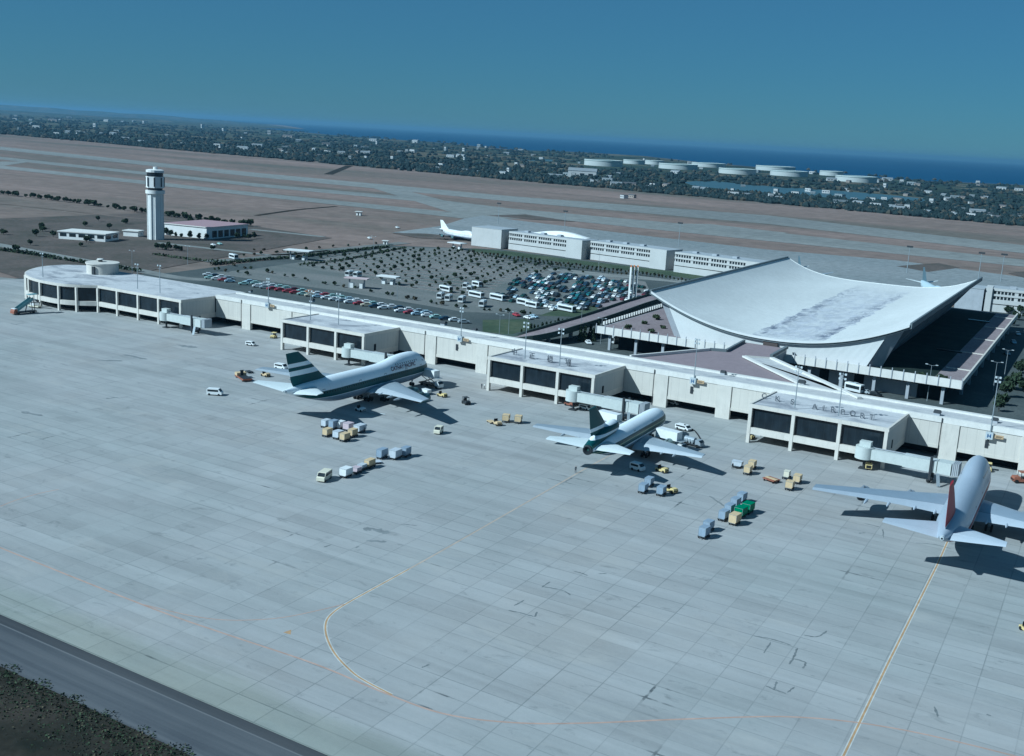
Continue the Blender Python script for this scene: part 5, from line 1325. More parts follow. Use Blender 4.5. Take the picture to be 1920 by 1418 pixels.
def hilift(px, py, rot, lab, zb=3.2, L_=6.5, bh=2.3, mat=None):
    """catering truck: chassis, cab, scissor lift and raised white box"""
    x, y = xy(px, py); t = thing('catering_truck', lab, 'catering truck', (x, y, 0), rot, 'raised catering trucks')
    mb = MB(); mb.box(-1.1,1.1,-4.2,3.4,.6,.95); mb.build('chassis', M['steel'], t)
    mb = MB(); prof = [(-5.3,.5),(-3.5,.5),(-3.5,2.3),(-4.6,2.3),(-5.2,1.5)]; mb.loft([[(-1.1,a,b) for a, b in prof],[(1.1,a,b) for a, b in prof]]); mb.build('cab', VWHITE, t)
    mb = MB(); mb.hexa([(-.95,-5.22,1.55),(.95,-5.22,1.55),(.95,-4.68,2.2),(-.95,-4.68,2.2)], [(-.95,-5.27,1.6),(.95,-5.27,1.6),(.95,-4.73,2.25),(-.95,-4.73,2.25)]); mb.build('windscreen', M['glass2'], t)
    mb = MB()
    for sx in (-.8,.8):
        mb.beam((sx,-2.6,1.0),(sx,2.6,zb),.16,.16); mb.beam((sx+.2,2.6,1.0),(sx+.2,-2.6,zb),.16,.16)
    mb.build('scissor_lift', M['steel'], t)
    mb = MB(); mb.box(-1.25,1.25,-L_/2,L_/2,zb+.02,zb+bh); mb.build('box', mat or VWHITE, t)
    mb = MB(); mb.box(-1.26,1.26,L_/2+.01,L_/2+.06,zb+.1,zb+bh-.1); mb.build('rear_shutter', M['greyc'], t)
    mb = MB(); mb.box(-1.2,1.2,-L_/2-1.5,-L_/2-.01,zb+.02,zb+.15); mb.build('platform', M['metal'], t)
    wheels(t, (-.95,.95), (-4.2,-.2,2.2), .48, .3); return t
van(403,741,R(28)+math.pi/2,VWHITE,'white van alone on the open apron left of the red loader')
van(470,648,R(100),VWHITE,'small white jeep with dark sides near the idle jet bridge',3.4,1.6,1.5,'jeep','jeep')
van(822,813,R(15),CREAM,'small cream van standing alone right of the jumbo wing shadow',3.0,1.7,2.0)
van(608,900,R(18),CREAM,'cream van with slanted roof leading the container train',4.6,1.9,2.1)
van(527,692,R(95),VWHITE,'white truck roof showing behind the jumbo port wing',4.2,1.9,1.8)
tug(513,634,R(20),YEL,'yellow tug parked under the concourse, left of the bare lounge',True)
tug(829,744,R(80),YEL,'yellow tug by the starboard wing tip of the green striped jumbo')
tug(498,706,R(80),TAN,'tan tug under the port wing of the green striped jumbo')
tug(932,797,R(60),TAN,'tan tug pulling the short container train left of the trijet')
tug(874,758,R(60),M['steel'],'dark tug alone between the jumbo and the trijet',True)
tug(1241,885,R(75),YEL,'yellow tug under the trijet starboard wing shadow')
tug(1258,923,R(70),YEL,'small yellow tug with black seat beside the lone grey container')
tug(1407,823,R(0),YEL,'yellow tug below the left column of the lettered lounge')
tug(1852,883,R(10),YEL,'yellow tug in the shade right of the red tailed jumbo nose',True)
tug(1913,905,R(-60),RUST,'orange brown tug at the right edge under the concourse',True,1.4)
tug(1927,1186,R(40),YEL,'yellow tug cut off by the right edge of the open apron')
tug(1068,761,R(85),RUST,'red and white tug under the lounge with Chinese characters',True)
van(1098,768,R(75),VWHITE,'white car under the trijet jet bridge rotunda',4.0,1.7,1.45,'car','parked_car')
van(1263,759,R(80),VWHITE,'white car nose showing in the dark ground floor opening',3.6,1.7,1.45,'car','parked_car')
van(1195,882,R(80),VWHITE,'white lorry in the shade beneath the trijet fuselage',3.5,1.8,1.9)
hilift(804,724,R(82),'white raised catering truck at the nose of the green striped jumbo', 3.1)
hilift(1252,842,R(81),'white raised catering truck on the starboard side of the trijet', 2.9)
hilift(1141,808,R(82),'white raised catering truck half hidden behind the trijet fin', 3.0)
# white loads beside the jumbo
box_on_dolly(805,741,VWHITE,'white cargo box beside the yellow tug and the jumbo engine', R(75), sx=1.7, sy=3.0, h=1.0)
# low red loader with cab (pallet transporter)
t = thing('pallet_loader', 'low dark red pallet loader with a driver post, left of the jumbo tail', 'pallet loader', (*xy(456,711),0), R(64))
mb = MB(); mb.box(-1.5,1.5,-4.2,3.6,.45,.85); mb.build('bed', RUST, t)
mb = MB(); mb.box(-1.3,1.3,-3.9,.8,.851,.98); mb.build('roller_deck', M['steel'], t)
mb = MB(); mb.box(-1.5,1.5,1.4,3.5,.851,1.7); mb.build('engine_cover', TAN, t)
mb = MB(); mb.box(-.5,.4,.9,1.35,.981,2.5); mb.box(-.7,.6,.85,1.4,2.501,2.6); mb.build('driver_post', M['steel'], t)
wheels(t, (-1.25,1.25), (-3.2,2.6), .42, .35)
# white aircraft service unit with hose and the grey pump truck
t = thing('pump_truck', 'grey hydrant pump truck under the trijet wing tip, end of the black hose', 'pump truck', (*xy(1299,836),0), R(80))
mb = MB(); mb.box(-1.1,1.1,-2.8,2.6,.5,.8); mb.build('chassis', M['steel'], t)
mb = MB(); mb.cyl((0,-.6,1.5),(0,2.4,1.5),.85,.85,16); mb.build('tank', GREY2, t, True)
mb = MB(); prof = [(-2.9,.5),(-1.2,.5),(-1.2,2.0),(-2.2,2.0),(-2.8,1.4)]; mb.loft([[(-1.0,a,b) for a, b in prof],[(1.0,a,b) for a, b in prof]]); mb.build('cab', GREY2, t)
mb = MB(); mb.hexa([(-.9,-2.84,1.45),(.9,-2.84,1.45),(.9,-2.28,1.95),(-.9,-2.28,1.95)],[(-.9,-2.88,1.5),(.9,-2.88,1.5),(.9,-2.32,2.0),(-.9,-2.32,2.0)]); mb.build('windscreen', M['glass2'], t)
for k in range(3):
    mb = MB(); mb.box(-1.0,-.8,-.4+k*.9,-.2+k*.9,.81,1.9); mb.build('reel_post', M['lamp'], t)
wheels(t, (-.95,.95), (-1.9,1.6), .45, .3)
van(1281,806,R(78),VWHITE,'white service car with the black hose across its bonnet',4.4,1.9,1.5,'car','service_car')
mb = MB(); hp = [at(1283,796,1.7), at(1289,799,1.2), at(1296,804,.5), at(1303,808,.12), at(1309,816,.12), at(1313,823,.12), at(1317,831,.15), at(1317,834,.8)]
hp2 = [at(1258,806,.1), at(1275,807,.1), at(1290,806,.1), at(1303,808,.12)]
mb.tube(hp, .16, 6); tag(mb.build('fuel_hose', M['black']), 'black hose curving over the apron from the white car to the pump truck', 'hose')
mb = MB(); mb.tube(hp2, .16, 6); tag(mb.build('fuel_hose', M['black']), 'short black hose lying behind the raised catering truck by the trijet', 'hose')
# mobile passenger stairs parked at the round lounge
t = thing('passenger_stairs', 'mobile passenger stairs with teal side panels in front of the round lounge', 'passenger stairs', (*xy(48,588),0), R(-4))
mb = MB(); mb.box(-1.4,1.4,-4.6,4.0,.55,.95); mb.build('chassis', M['steel'], t)
mb = MB(); prof = [(-5.6,.5),(-4.0,.5),(-4.0,2.2),(-5.0,2.2),(-5.5,1.4)]; mb.loft([[(-1.3,a,b) for a, b in prof],[(1.3,a,b) for a, b in prof]]); mb.build('cab', RUST, t)
mb = MB(); mb.box(-1.2,1.2,-5.2,-4.1,2.21,2.4); mb.build('cab_roof', VWHITE, t)
mb = MB(); rings = [[(-1.0,-3.6,1.2),(1.0,-3.6,1.2),(1.0,-3.6,1.45),(-1.0,-3.6,1.45)], [(-1.0,2.6,5.0),(1.0,2.6,5.0),(1.0,2.6,5.25),(-1.0,2.6,5.25)]]; mb.loft(rings); mb.build('stair_flight', M['metal'], t)
for s_ in (-1, 1):
    mb = MB(); rings = [[(s_*1.02,-3.8,1.2),(s_*1.12,-3.8,1.2),(s_*1.12,-3.8,2.5),(s_*1.02,-3.8,2.5)], [(s_*1.02,2.6,5.0),(s_*1.12,2.6,5.0),(s_*1.12,2.6,6.3),(s_*1.02,2.6,6.3)]]; mb.loft(rings); mb.build('side_panel', TEAL, t)
mb = MB(); mb.box(-1.2,1.2,2.61,4.6,5.0,5.2); mb.build('landing', M['metal'], t)
mb = MB(); mb.box(-1.3,1.3,1.2,4.7,7.2,7.35); mb.build('landing_canopy', TEAL, t)
mb = MB()
for sx in (-1.15,1.15):
    for sy_ in (2.7,4.5): mb.box(sx-.06,sx+.06,sy_-.06,sy_+.06,5.21,7.19)
mb.build('canopy_post', M['steel'], t)
mb = MB(); mb.beam((-.9,3.4,.96),(-.9,3.0,4.99),.2,.2); mb.beam((.9,3.4,.96),(.9,3.0,4.99),.2,.2); mb.beam((0,0,.96),(0,.8,3.9),.25,.25); mb.build('support_strut', M['steel'], t)
wheels(t, (-1.2,1.2), (-3.6,2.6), .5, .3)
# pale boat shaped luggage belt next to it
t = thing('belt_loader', 'pale belt loader parked beside the mobile passenger stairs', 'belt loader', (*xy(66,577),0), R(-80))
mb = MB(); mb.box(-1.0,1.0,-2.8,2.4,.45,.9); mb.build('body', CREAM, t)
mb = MB(); mb.loft([[(-.5,-3.4,1.0),(.5,-3.4,1.0),(.5,-3.4,1.25),(-.5,-3.4,1.25)],[(-.5,3.6,2.6),(.5,3.6,2.6),(.5,3.6,2.85),(-.5,3.6,2.85)]]); mb.build('belt', M['steel'], t)
mb = MB(); mb.beam((.0,2.0,.91),(.0,2.4,2.3),.2,.2); mb.build('belt_prop', M['steel'], t)
mb = MB(); mb.box(.55,.98,-1.4,.2,.91,1.8); mb.build('driver_cab', VWHITE, t)
wheels(t, (-.85,.85), (-1.9,1.6), .38, .28)
# yellow ground power unit under the bridge rotunda and tow tug by the main gear
for px, py, lab in ((1628,880,'yellow ground power unit beneath the jet bridge of the red tailed jumbo'),(1246,757,'yellow ground power unit by the pier left of the trijet nose')):
    t = thing('ground_power_unit', lab, 'ground power unit', (*xy(px,py),0), R(15), 'ground power units')
    mb = MB(); mb.box(-.8,.8,-1.2,1.2,.45,1.5); mb.build('housing', YEL, t); mb = MB(); mb.box(-.6,.6,-1.25,-1.205,.6,1.3); mb.build('grille', M['black'], t)
    mb = MB(); mb.cyl((.3,.5,1.51),(.3,.5,1.9),.08,.08,6); mb.build('exhaust', M['steel'], t); wheels(t, (-.7,.7), (-.8,.8), .3, .2)
tug(676,771,R(80),VWHITE,'white tow tug with a long bar by the jumbo main wheels')
mb = MB(); mb.tube([at(682,772,.4), at(722,777,.4)], .1, 6); tag(mb.build('tow_bar', M['metal']), 'grey tow bar lying on the apron right of the white tow tug', 'tow bar')

# ---- people on the apron: one continuous body each
def person(px, py, rot, shirt, lab, arm=0.35, stride=.12):
    me = bpy.data.meshes.new('person'); bm = bmesh.new()
    J = [(0,0,.93,.135),(0,0,1.15,.125),(0,0,1.38,.15),(0,0,1.52,.06),(0,-.02,1.64,.10),(0,-.02,1.74,.085),
         (.17,0,1.42,.07),(.24,-.03,1.14,.05),(.24,-.18*arm-.05,.88,.04),(.245,-.2*arm-.07,.78,.04),
         (-.17,0,1.42,.07),(-.24,.03,1.14,.05),(-.24,.10*arm,.88,.04),(-.245,.1*arm-.02,.78,.04),
         (.09,0,.88,.095),(.1,-stride,.5,.07),(.1,-stride*.8,.09,.05),(.1,-stride*.8-.13,.05,.045),
         (-.09,0,.88,.095),(-.1,stride*.5,.5,.07),(-.1,stride,.09,.05),(-.1,stride-.13,.05,.045)]
    E_ = [(0,1),(1,2),(2,3),(3,4),(4,5),(2,6),(6,7),(7,8),(8,9),(2,10),(10,11),(11,12),(12,13),(0,14),(14,15),(15,16),(16,17),(0,18),(18,19),(19,20),(20,21)]
    vv = [bm.verts.new(j[:3]) for j in J]
    for a, b in E_: bm.edges.new((vv[a], vv[b]))
    bm.to_mesh(me); bm.free(); o = bpy.data.objects.new('person', me); COL.objects.link(o)
    md = o.modifiers.new('s', 'SKIN'); 
    for i, j in enumerate(J): me.skin_vertices[0].data[i].radius = (j[3], j[3]*.85)
    me.skin_vertices[0].data[0].use_root = True
    sb = o.modifiers.new('d', 'SUBSURF'); sb.levels = 1; sb.render_levels = 1
    dg = bpy.context.evaluated_depsgraph_get(); dg.update(); m2 = bpy.data.meshes.new_from_object(o.evaluated_get(dg)); o.modifiers.clear(); o.data = m2; m2.name = 'person'
    bpy.data.meshes.remove(me)
    skin = P('skin_tone', (.36,.22,.16)); trou = P('dark_trousers', (.03,.035,.05)); hair = P('dark_hair', (.015,.012,.01))
    for mt in (shirt, trou, skin, hair): m2.materials.append(mt)
    for f in m2.polygons:
        c = f.center
        f.material_index = 1 if c.z < .95 and abs(c.x) < .2 else (3 if c.z > 1.68 or (c.z > 1.6 and c.y > .03) else (2 if c.z > 1.5 or (c.z < .9 and abs(c.x) >= .2) else 0))
    x, y = xy(px, py); o.location = (x, y, 0); o.rotation_euler = (0,0,rot)
    tag(o, lab, 'person'); return o
DKS = P('dark_overalls', (.03,.045,.06)); WSH = P('white_shirt', (.65,.66,.64))
person(1079, 887, R(40), DKS, 'person in dark overalls standing alone left of the trijet shadow')
person(684, 812, R(-60), DKS, 'person in dark clothes at the right end of the container cluster')
person(903, 729, R(20), DKS, 'person in dark clothes left of the front column of the middle lounge')
person(908, 729, R(-20), WSH, 'person in a white shirt left of the front column of the middle lounge')
person(1373, 880, R(70), DKS, 'person in dark clothes left of the low grey crate')
# ================================================================== PLANTS
def crown_mesh(seed, rx, rz, n, leaf, shape='round', mat=0):
    g = random.Random(seed); mb = MB()
    lobes = [(g.uniform(-.5,.5)*rx, g.uniform(-.5,.5)*rx, g.uniform(-.35,.45)*rz, g.uniform(.45,.75)) for _ in range(6)]
    for i in range(n):
        if shape == 'cone':
            h = g.random()**1.3; a = g.uniform(0, 2*math.pi); r_ = rx*(1-h)*(.75+.35*g.random())+.05
            c = Vector((math.cos(a)*r_, math.sin(a)*r_, h*2*rz))
        else:
            lx, ly, lz, lr = g.choice(lobes)
            d = Vector((g.gauss(0,1), g.gauss(0,1), g.gauss(0,1))).normalized()*(.55+.5*g.random())*lr
            c = Vector((lx+d.x*rx*.75, ly+d.y*rx*.75, max(lz+d.z*rz*.75, -rz*.8)+rz))
        s = leaf*(.6+.8*g.random()); u = Vector((g.gauss(0,1),g.gauss(0,1),g.gauss(0,1))).normalized(); v = u.cross(Vector((g.gauss(0,1),g.gauss(0,1),g.gauss(0,1)))).normalized()
        mb.add([c-u*s-v*s*.5, c+u*s-v*s*.5, c+u*s*.6+v*s*.7, c-u*s*.6+v*s*.7], [(0,1,2,3)], 0)
    return mb
def make_tree(lab, grp, seed, rx, rz, n, leaf, trunk, mat, shape='round', name='shrub_tree'):
    t = thing(name, lab, 'tree', (0,0,0), 0, grp)
    o = crown_mesh(seed, rx, rz, n, leaf, shape).shift(0,0,trunk).build('crown', mat, t)
    mb = MB(); mb.cyl((0,0,-.1),(0,0,trunk+rz*.9),.14,.06,6); mb.cyl((0,0,trunk*.8),(rx*.4,.1,trunk+rz*.8),.07,.03,5); mb.cyl((0,0,trunk*.9),(-rx*.35,-.2,trunk+rz*.9),.07,.03,5); mb.build('trunk', M['bark'], t)
    return t
def inside(p, poly):
    c = False; n = len(poly)
    for i in range(n):
        x1, y1 = poly[i]; x2, y2 = poly[(i+1)%n]
        if (y1 > p[1]) != (y2 > p[1]) and p[0] < (x2-x1)*(p[1]-y1)/(y2-y1)+x1: c = not c
    return c
class Kind:
    """first use places the source itself, later uses copy it"""
    def __init__(s, srcs): s.srcs = srcs; s.used = set()
    def put(s, x, y, z=-.04, sc=1.0, rot=None, g=random):
        k = g.randrange(len(s.srcs)); src = s.srcs[k]; rot = g.uniform(0, 6.28) if rot is None else rot
        if k not in s.used:
            s.used.add(k); src.location = (x, y, z); src.rotation_euler = (0,0,rot); src.scale = (sc,)*3; return src
        return dup(src, (x, y, z), rot, scale=sc)
g = random.Random(11)
GRP_P = 'round clipped trees planted in a grid over the car park'
kp = Kind([make_tree('small dark round tree of the planted grid in the car park', GRP_P, 100+i, 1.5, 1.15, 190, .42, .5, LEAF[i%2]) for i in range(4)])
grid_poly = PX([(600,478),(735,466),(870,470),(985,492),(1105,512),(1020,512),(950,524),(900,556),(800,550),(690,520),(590,498)])
xs_ = [p[0] for p in grid_poly]; ys_ = [p[1] for p in grid_poly]
isl = MB(); tick = MB(); y = min(ys_); row = 0
def span(yy, poly, step=1.5):
    xx = min(p[0] for p in poly); run = None; out = []
    while xx < max(p[0] for p in poly):
        if inside((xx, yy), poly):
            run = xx if run is None else run
        elif run is not None: out.append((run, xx)); run = None
        xx += step
    if run is not None: out.append((run, xx))
    return out
while y < max(ys_):
    for a_, b_ in span(y, grid_poly):
        isl.sheet([(a_,y-1.2),(b_,y-1.2),(b_,y+1.2),(a_,y+1.2)], -.028)
        xx = a_
        while xx < b_:
            for s_ in (-1, 1): tick.sheet([(xx,y+s_*1.3),(xx+.14,y+s_*1.3),(xx+.14,y+s_*4.4),(xx,y+s_*4.4)], -.026)
            xx += 2.7
    x = min(xs_) + (row % 2)*4
    while x < max(xs_):
        px_, py_ = x+g.uniform(-.8,.8)+.03*y, y+g.uniform(-.6,.6)
        if inside((px_, py_), grid_poly) and g.random() < .9: kp.put(px_, py_, sc=g.choice((.45,.55,.65,.75,.95)), g=g)
        x += 8.0
    y += 10.4; row += 1
structure('planting_island', isl, M['island']); structure('bay_markings', tick, M['wline'])
# rows along the median strips
GRP_M = 'small shrubs along the road medians'
km = Kind([make_tree('small shrub in the median rows between road and car park', GRP_M, 140+i, 1.0, .8, 110, .34, .2, LEAF[i%3], name='shrub') for i in range(3)])
for pts, n in (([(425,497),(560,523),(700,548),(860,577),(1000,590)],34),([(400,506),(470,516)],6),([(480,470),(560,478),(640,492)],9),([(440,482),(560,470),(700,458)],12),([(560,498),(640,508)],6)):
    d = dense(PX(pts), 12)
    for k in range(n):
        q = d[int(k/(n-1)*(len(d)-1))]; km.put(q.x+g.uniform(-2,2), q.y+g.uniform(-1.5,1.5), sc=g.uniform(.6,1.3), g=g)
GRP_C = 'narrow conifers lining the approach ramp'
kc = Kind([make_tree('narrow dark conifer in the row beside the approach ramp', GRP_C, 160+i, .9, 2.1, 150, .34, .2, LEAF[0], 'cone', 'conifer') for i in range(3)])
for px, py in ((977,633),(986,632),(995,631),(1001,629),(1008,628),(1016,626),(1024,624),(1032,622),(1040,619),(1046,617),(1054,615),(1062,612)):
    x, y = xy(px, py); kc.put(x, y, sc=g.uniform(.75,1.15), g=g)
GRP_D = 'tall dark conifers in the court under the ramp'
kd = Kind([make_tree('tall dark conifer in the shaded court under the ramp', GRP_D, 170+i, 1.3, 3.0, 220, .42, .2, LEAF[0], 'cone', 'conifer') for i in range(2)])
for px, py in ((1088,640),(1096,640),(1107,634),(1112,640),(1120,632)):
    x, y = xy(px, py); kd.put(x, y, sc=g.uniform(.8,1.1), g=g)
# bushes on the deck triangle left of the hall
for px, py, s_, lab in ((1232,600,2.2,'large green bush on the pink deck beside the hall corner slab'),(1178,617,1.6,'low dark bush at the front of the pink deck'),(1208,608,1.2,'small dark bush in the middle of the pink deck'),(1222,624,1.6,'low bush on the pink deck near the front parapet'),(1243,616,1.1,'small bush on the pink deck against the corner slab')):
    p = at(px, py, 8.0); t = make_tree(lab, None, 190+px, s_, s_*.5, 200, .4, .05, LEAF[1], name='bush'); t['group'] = 'bushes on the pink deck'; t.location = (p.x, p.y, 8.0)
for px, py, lab in ((1728,705,'low hedge bush on the deck edge behind the front parapet, left one'),(1767,709,'bright green hedge bush on the deck edge, right one')):
    p = at(px, py, 8.0); t = make_tree(lab, None, 300+px, 1.8, .5, 160, .35, .05, LEAF[1], name='bush'); t['group'] = 'bushes on the pink deck'; t.location = (p.x, p.y, 8.0)
# tree rows and clumps near the tower and the far boundary
GRP_T = 'dark trees in the boundary row left of the control tower'
kt = Kind([make_tree('dark tree of the boundary row crossing the field behind the control tower', GRP_T, 200+i, 2.6, 2.0, 240, .75, .9, LEAF[i%2], name='tree') for i in range(3)])
d = dense(PX([(-10,363),(60,371),(120,378),(190,388),(265,399),(330,408),(400,416),(470,424)]), 14)
for k in range(74):
    q = d[int(k/73*(len(d)-1))]; kt.put(q.x+g.uniform(-4,4), q.y+g.uniform(-3,3), -.2, g.uniform(.5,1.15), g=g)
GRP_B = 'trees around the low buildings by the control tower'
kb = Kind([make_tree('dark tree among the clump by the low buildings under the control tower', GRP_B, 220+i, 2.1, 2.2, 230, .6, .8, LEAF[0], 'cone' if i == 0 else 'round', 'tree') for i in range(3)])
for px, py in ((308,437),(313,441),(320,443),(326,440),(332,444),(339,442),(345,446),(352,443),(358,447),(365,445),(372,448),(380,447),(388,448),(305,433),(450,448),(458,446),(466,449),(474,447),(296,467),(303,468),(311,469),(319,468),(327,470),(335,470),(345,471),(400,470),(372,418),(362,415),(392,421)):
    x, y = xy(px, py); kb.put(x+g.uniform(-1.5,1.5), y+g.uniform(-1.5,1.5), -.2, g.uniform(.6,1.05), g=g)
GRP_F = 'scattered trees on the brown field left of the control tower'
kf = Kind([make_tree('lone dark tree on the brown field left of the control tower', GRP_F, 240+i, 2.2, 1.8, 220, .6, .7, LEAF[i%2], name='tree') for i in range(2)])
for px, py in ((7,440),(68,444),(80,434),(100,445),(57,460),(78,428),(163,452),(162,455),(152,462),(235,420),(160,424),(185,415),(30,470),(205,430)):
    x, y = xy(px, py); kf.put(x, y, -.2, g.uniform(.6,1.15), g=g)
# office front: low post-like trees in a row on the lawn
GRP_O = 'young trees in a row along the office lawn'
ko = Kind([make_tree('young pale tree in the long row in front of the offices', GRP_O, 260+i, .9, 1.0, 70, .4, .9, LEAF[2-i], name='young_tree') for i in range(2)])
for (a, b, n) in (((880,476),(1180,514),40),((890,481),(1190,520),38),((1190,515),(1300,532),16)):
    for k in range(n):
        f = k/(n-1); x, y = xy(a[0]+(b[0]-a[0])*f, a[1]+(b[1]-a[1])*f); ko.put(x, y, sc=g.uniform(.7,1.1), g=g)
# trees at the right edge beside the terminal
GRP_R = 'dark trees at the right edge beside the terminal road'
kr = Kind([make_tree('dark tree beside the shaded road right of the terminal', GRP_R, 280+i, 2.6, 2.2, 260, .65, .8, LEAF[0], name='tree') for i in range(2)])
for px, py in ((1913,700),(1905,715),(1886,745),(1878,760),(1893,730),(1916,690),(1872,772),(1918,735),(1898,610),(1905,600),(1890,588),(1912,590),(1925,600)):
    x, y = xy(px, py); kr.put(x, y, -.05, g.uniform(.7,1.2), g=g)
# clipped hedge lines, each hedge a thing
def hedge(pts, wd, h, lab, mat, leaf=.5, per=9):
    d = dense(PX(pts), 10); mb = MB()
    for a, b in zip(d[:-1], d[1:]):
        ln = (b-a).length
        for _ in range(max(2, int(ln*per*wd*.5))):
            f = g.random(); c = a.lerp(b, f) + Vector((g.uniform(-wd,wd)*.5, g.uniform(-wd,wd)*.5, g.random()*h))
            u = Vector((g.gauss(0,1),g.gauss(0,1),g.gauss(0,1))).normalized(); v = u.cross(Vector((g.gauss(0,1),g.gauss(0,1),g.gauss(0,1)))).normalized(); s = leaf*(.6+.8*g.random())
            mb.add([c-u*s-v*s*.6, c+u*s-v*s*.6, c+u*s+v*s*.6, c-u*s+v*s*.6], [(0,1,2,3)])
    tag(mb.build('hedge', mat), lab, 'hedge', 'hedges between roads and fields')
hedge([(398,497),(470,490),(560,483),(660,471),(730,464)], 2.2, 1.4, 'dark hedge along the far left edge of the car park', LEAF[0])
hedge([(0,470),(60,478),(110,487)], 3, 1.8, 'dark hedge beside the road left of the round lounge, upper part', LEAF[0], .6, 5)
hedge([(120,488),(200,500),(262,510)], 2.5, 1.5, 'dark hedge behind the round lounge roof', LEAF[0], .6, 5)
hedge([(290,478),(360,488),(420,492)], 2, 1.2, 'low hedge between the tower field and the car park road', LEAF[1], .5, 5)
hedge([(560,497),(640,489),(720,473),(760,465)], 1.6, 1.0, 'low dark hedge crossing the top of the tree grid', LEAF[0], .5, 5)
# scrub on the bank in the near corner: nobody could count it
mb = MB(); d_ = []
for i in range(20000):
    x = g.uniform(112, 226); y = -216.2 - abs(g.gauss(0, 1))*15 - .8*math.sin(x*.9)
    if y < -262: continue
    z = -.06 - .075*(-216.5-y)*.55
    s = g.choice((.08,.12,.16,.22)); c = Vector((x, y, z + g.random()*.3)); u = Vector((g.gauss(0,1),g.gauss(0,1),g.gauss(0,1)*.6)).normalized(); v = u.cross(Vector((g.gauss(0,1),g.gauss(0,1),g.gauss(0,1)))).normalized()
    mb.add([c-u*s-v*s*.5, c+u*s-v*s*.5, c+u*s*.5+v*s*.6, c-u*s*.5+v*s*.6], [(0,1,2,3)], g.choice((0,0,0,1,1,2)))
structure('scrub', mb, [LEAF[0], LEAF[1], LEAF[2]], 'stuff')

# ================================================================== PARKED CARS, BUSES
def car_mesh(paint, nm):
    mb = MB()
    prof = [(-2.1,.35),(2.1,.35),(2.1,.75),(1.9,.92),(1.0,.95),(-1.0,.93),(-2.0,.8),(-2.1,.7)]
    mb.loft([[(-.82,a,b) for a, b in prof],[(.82,a,b) for a, b in prof]], 0)
    cab = [(-1.25,.93),(1.55,.94),(1.0,1.42),(-.55,1.44)]
    mb.loft([[(-.76,a,b) for a, b in cab[:2]] + [(-.62,a,b) for a, b in cab[2:]], [(.76,a,b) for a, b in cab[:2]] + [(.62,a,b) for a, b in cab[2:]]], 0)
    for s_ in (-1, 1):
        mb.hexa([(s_*.745,-.85,1.02),(s_*.745,1.15,1.02),(s_*.67,.85,1.32),(s_*.67,-.45,1.32)], [(s_*.775,-.85,1.02),(s_*.775,1.15,1.02),(s_*.70,.85,1.32),(s_*.70,-.45,1.32)], 1)
    mb.add([(-.62,-1.12,1.03),(.62,-1.12,1.03),(.54,-.65,1.38),(-.54,-.65,1.38)], [(0,1,2,3)], 1)
    mb.add([(-.62,1.46,1.03),(.62,1.46,1.03),(.54,1.09,1.36),(-.54,1.09,1.36)], [(3,2,1,0)], 1)
    for x in (-.72,.72):
        for y in (-1.3,1.3): mb.cyl((x-.13,y,.31),(x+.13,y,.31),.31,.31,8,2)
    me_o = mb.build('parked_car', [paint, M['glass2'], M['black']]); me = me_o.data; bpy.data.objects.remove(me_o); me.name = nm; return me
CP = {}
for nm, col in (('white',(.82,.83,.81)),('red',(.36,.05,.065)),('pale green',(.42,.60,.55)),('pale blue',(.45,.58,.66)),('cream',(.62,.56,.42)),('dark blue',(.02,.05,.09)),('dark green',(.015,.06,.055)),('black',(.015,.02,.024)),('maroon',(.12,.02,.03)),('grey',(.36,.40,.42)),('teal',(.04,.19,.21)),('orange',(.55,.24,.10))):
    CP[nm] = car_mesh(P('car_paint_'+nm.replace(' ','_'), col, .3, 0, .04, 1, .5), 'car_'+nm.replace(' ','_'))
def put_car(x, y, rot, colr, lab, grp, z=-.035):
    o = bpy.data.objects.new('parked_car', CP[colr]); COL.objects.link(o); o.location = (x, y, z); o.rotation_euler = (0,0,rot)
    o.scale = (1.2,)*3 if grp and 'slanted' in grp else (1.06,)*3; tag(o, lab, 'car', grp); return o
# bright line of cars behind the concourse
rowc = ['pale green','white','white','dark blue','red','white','pale blue','grey','white','pale blue','pale green','white','dark blue','pale blue','white','pale green','grey','white','red','white','red','pale green','red','pale green','red','maroon','pale green','pale green','cream','orange','pale blue','white','white','red','white','pale green','grey','pale green','white','pale blue','red','white','cream','white','dark blue','pale green','white','white']
A_ = Vector((*xy(392,523), 0)); B_ = Vector((*xy(870,606), 0)); A2 = Vector((*xy(390,517), 0)); B2 = Vector((*xy(800,589), 0))
def lerp_row(a, b, n, off, seed):
    gg = random.Random(seed)
    for k in range(n):
        q = a.lerp(b, k/(n-1)); c = rowc[(k*2+off) % len(rowc)]
        if gg.random() < .04: continue
        put_car(q.x+gg.uniform(-.3,.3), q.y+gg.uniform(-.4,.4), R(-38)+gg.uniform(-.06,.06)+(math.pi if gg.random() < .3 else 0), c, c+' car in the bright slanted row right behind the concourse roof', 'cars in the slanted row behind the concourse')
lerp_row(A_, B_, 33, 0, 1); lerp_row(A2, B2, 29, 1, 2)
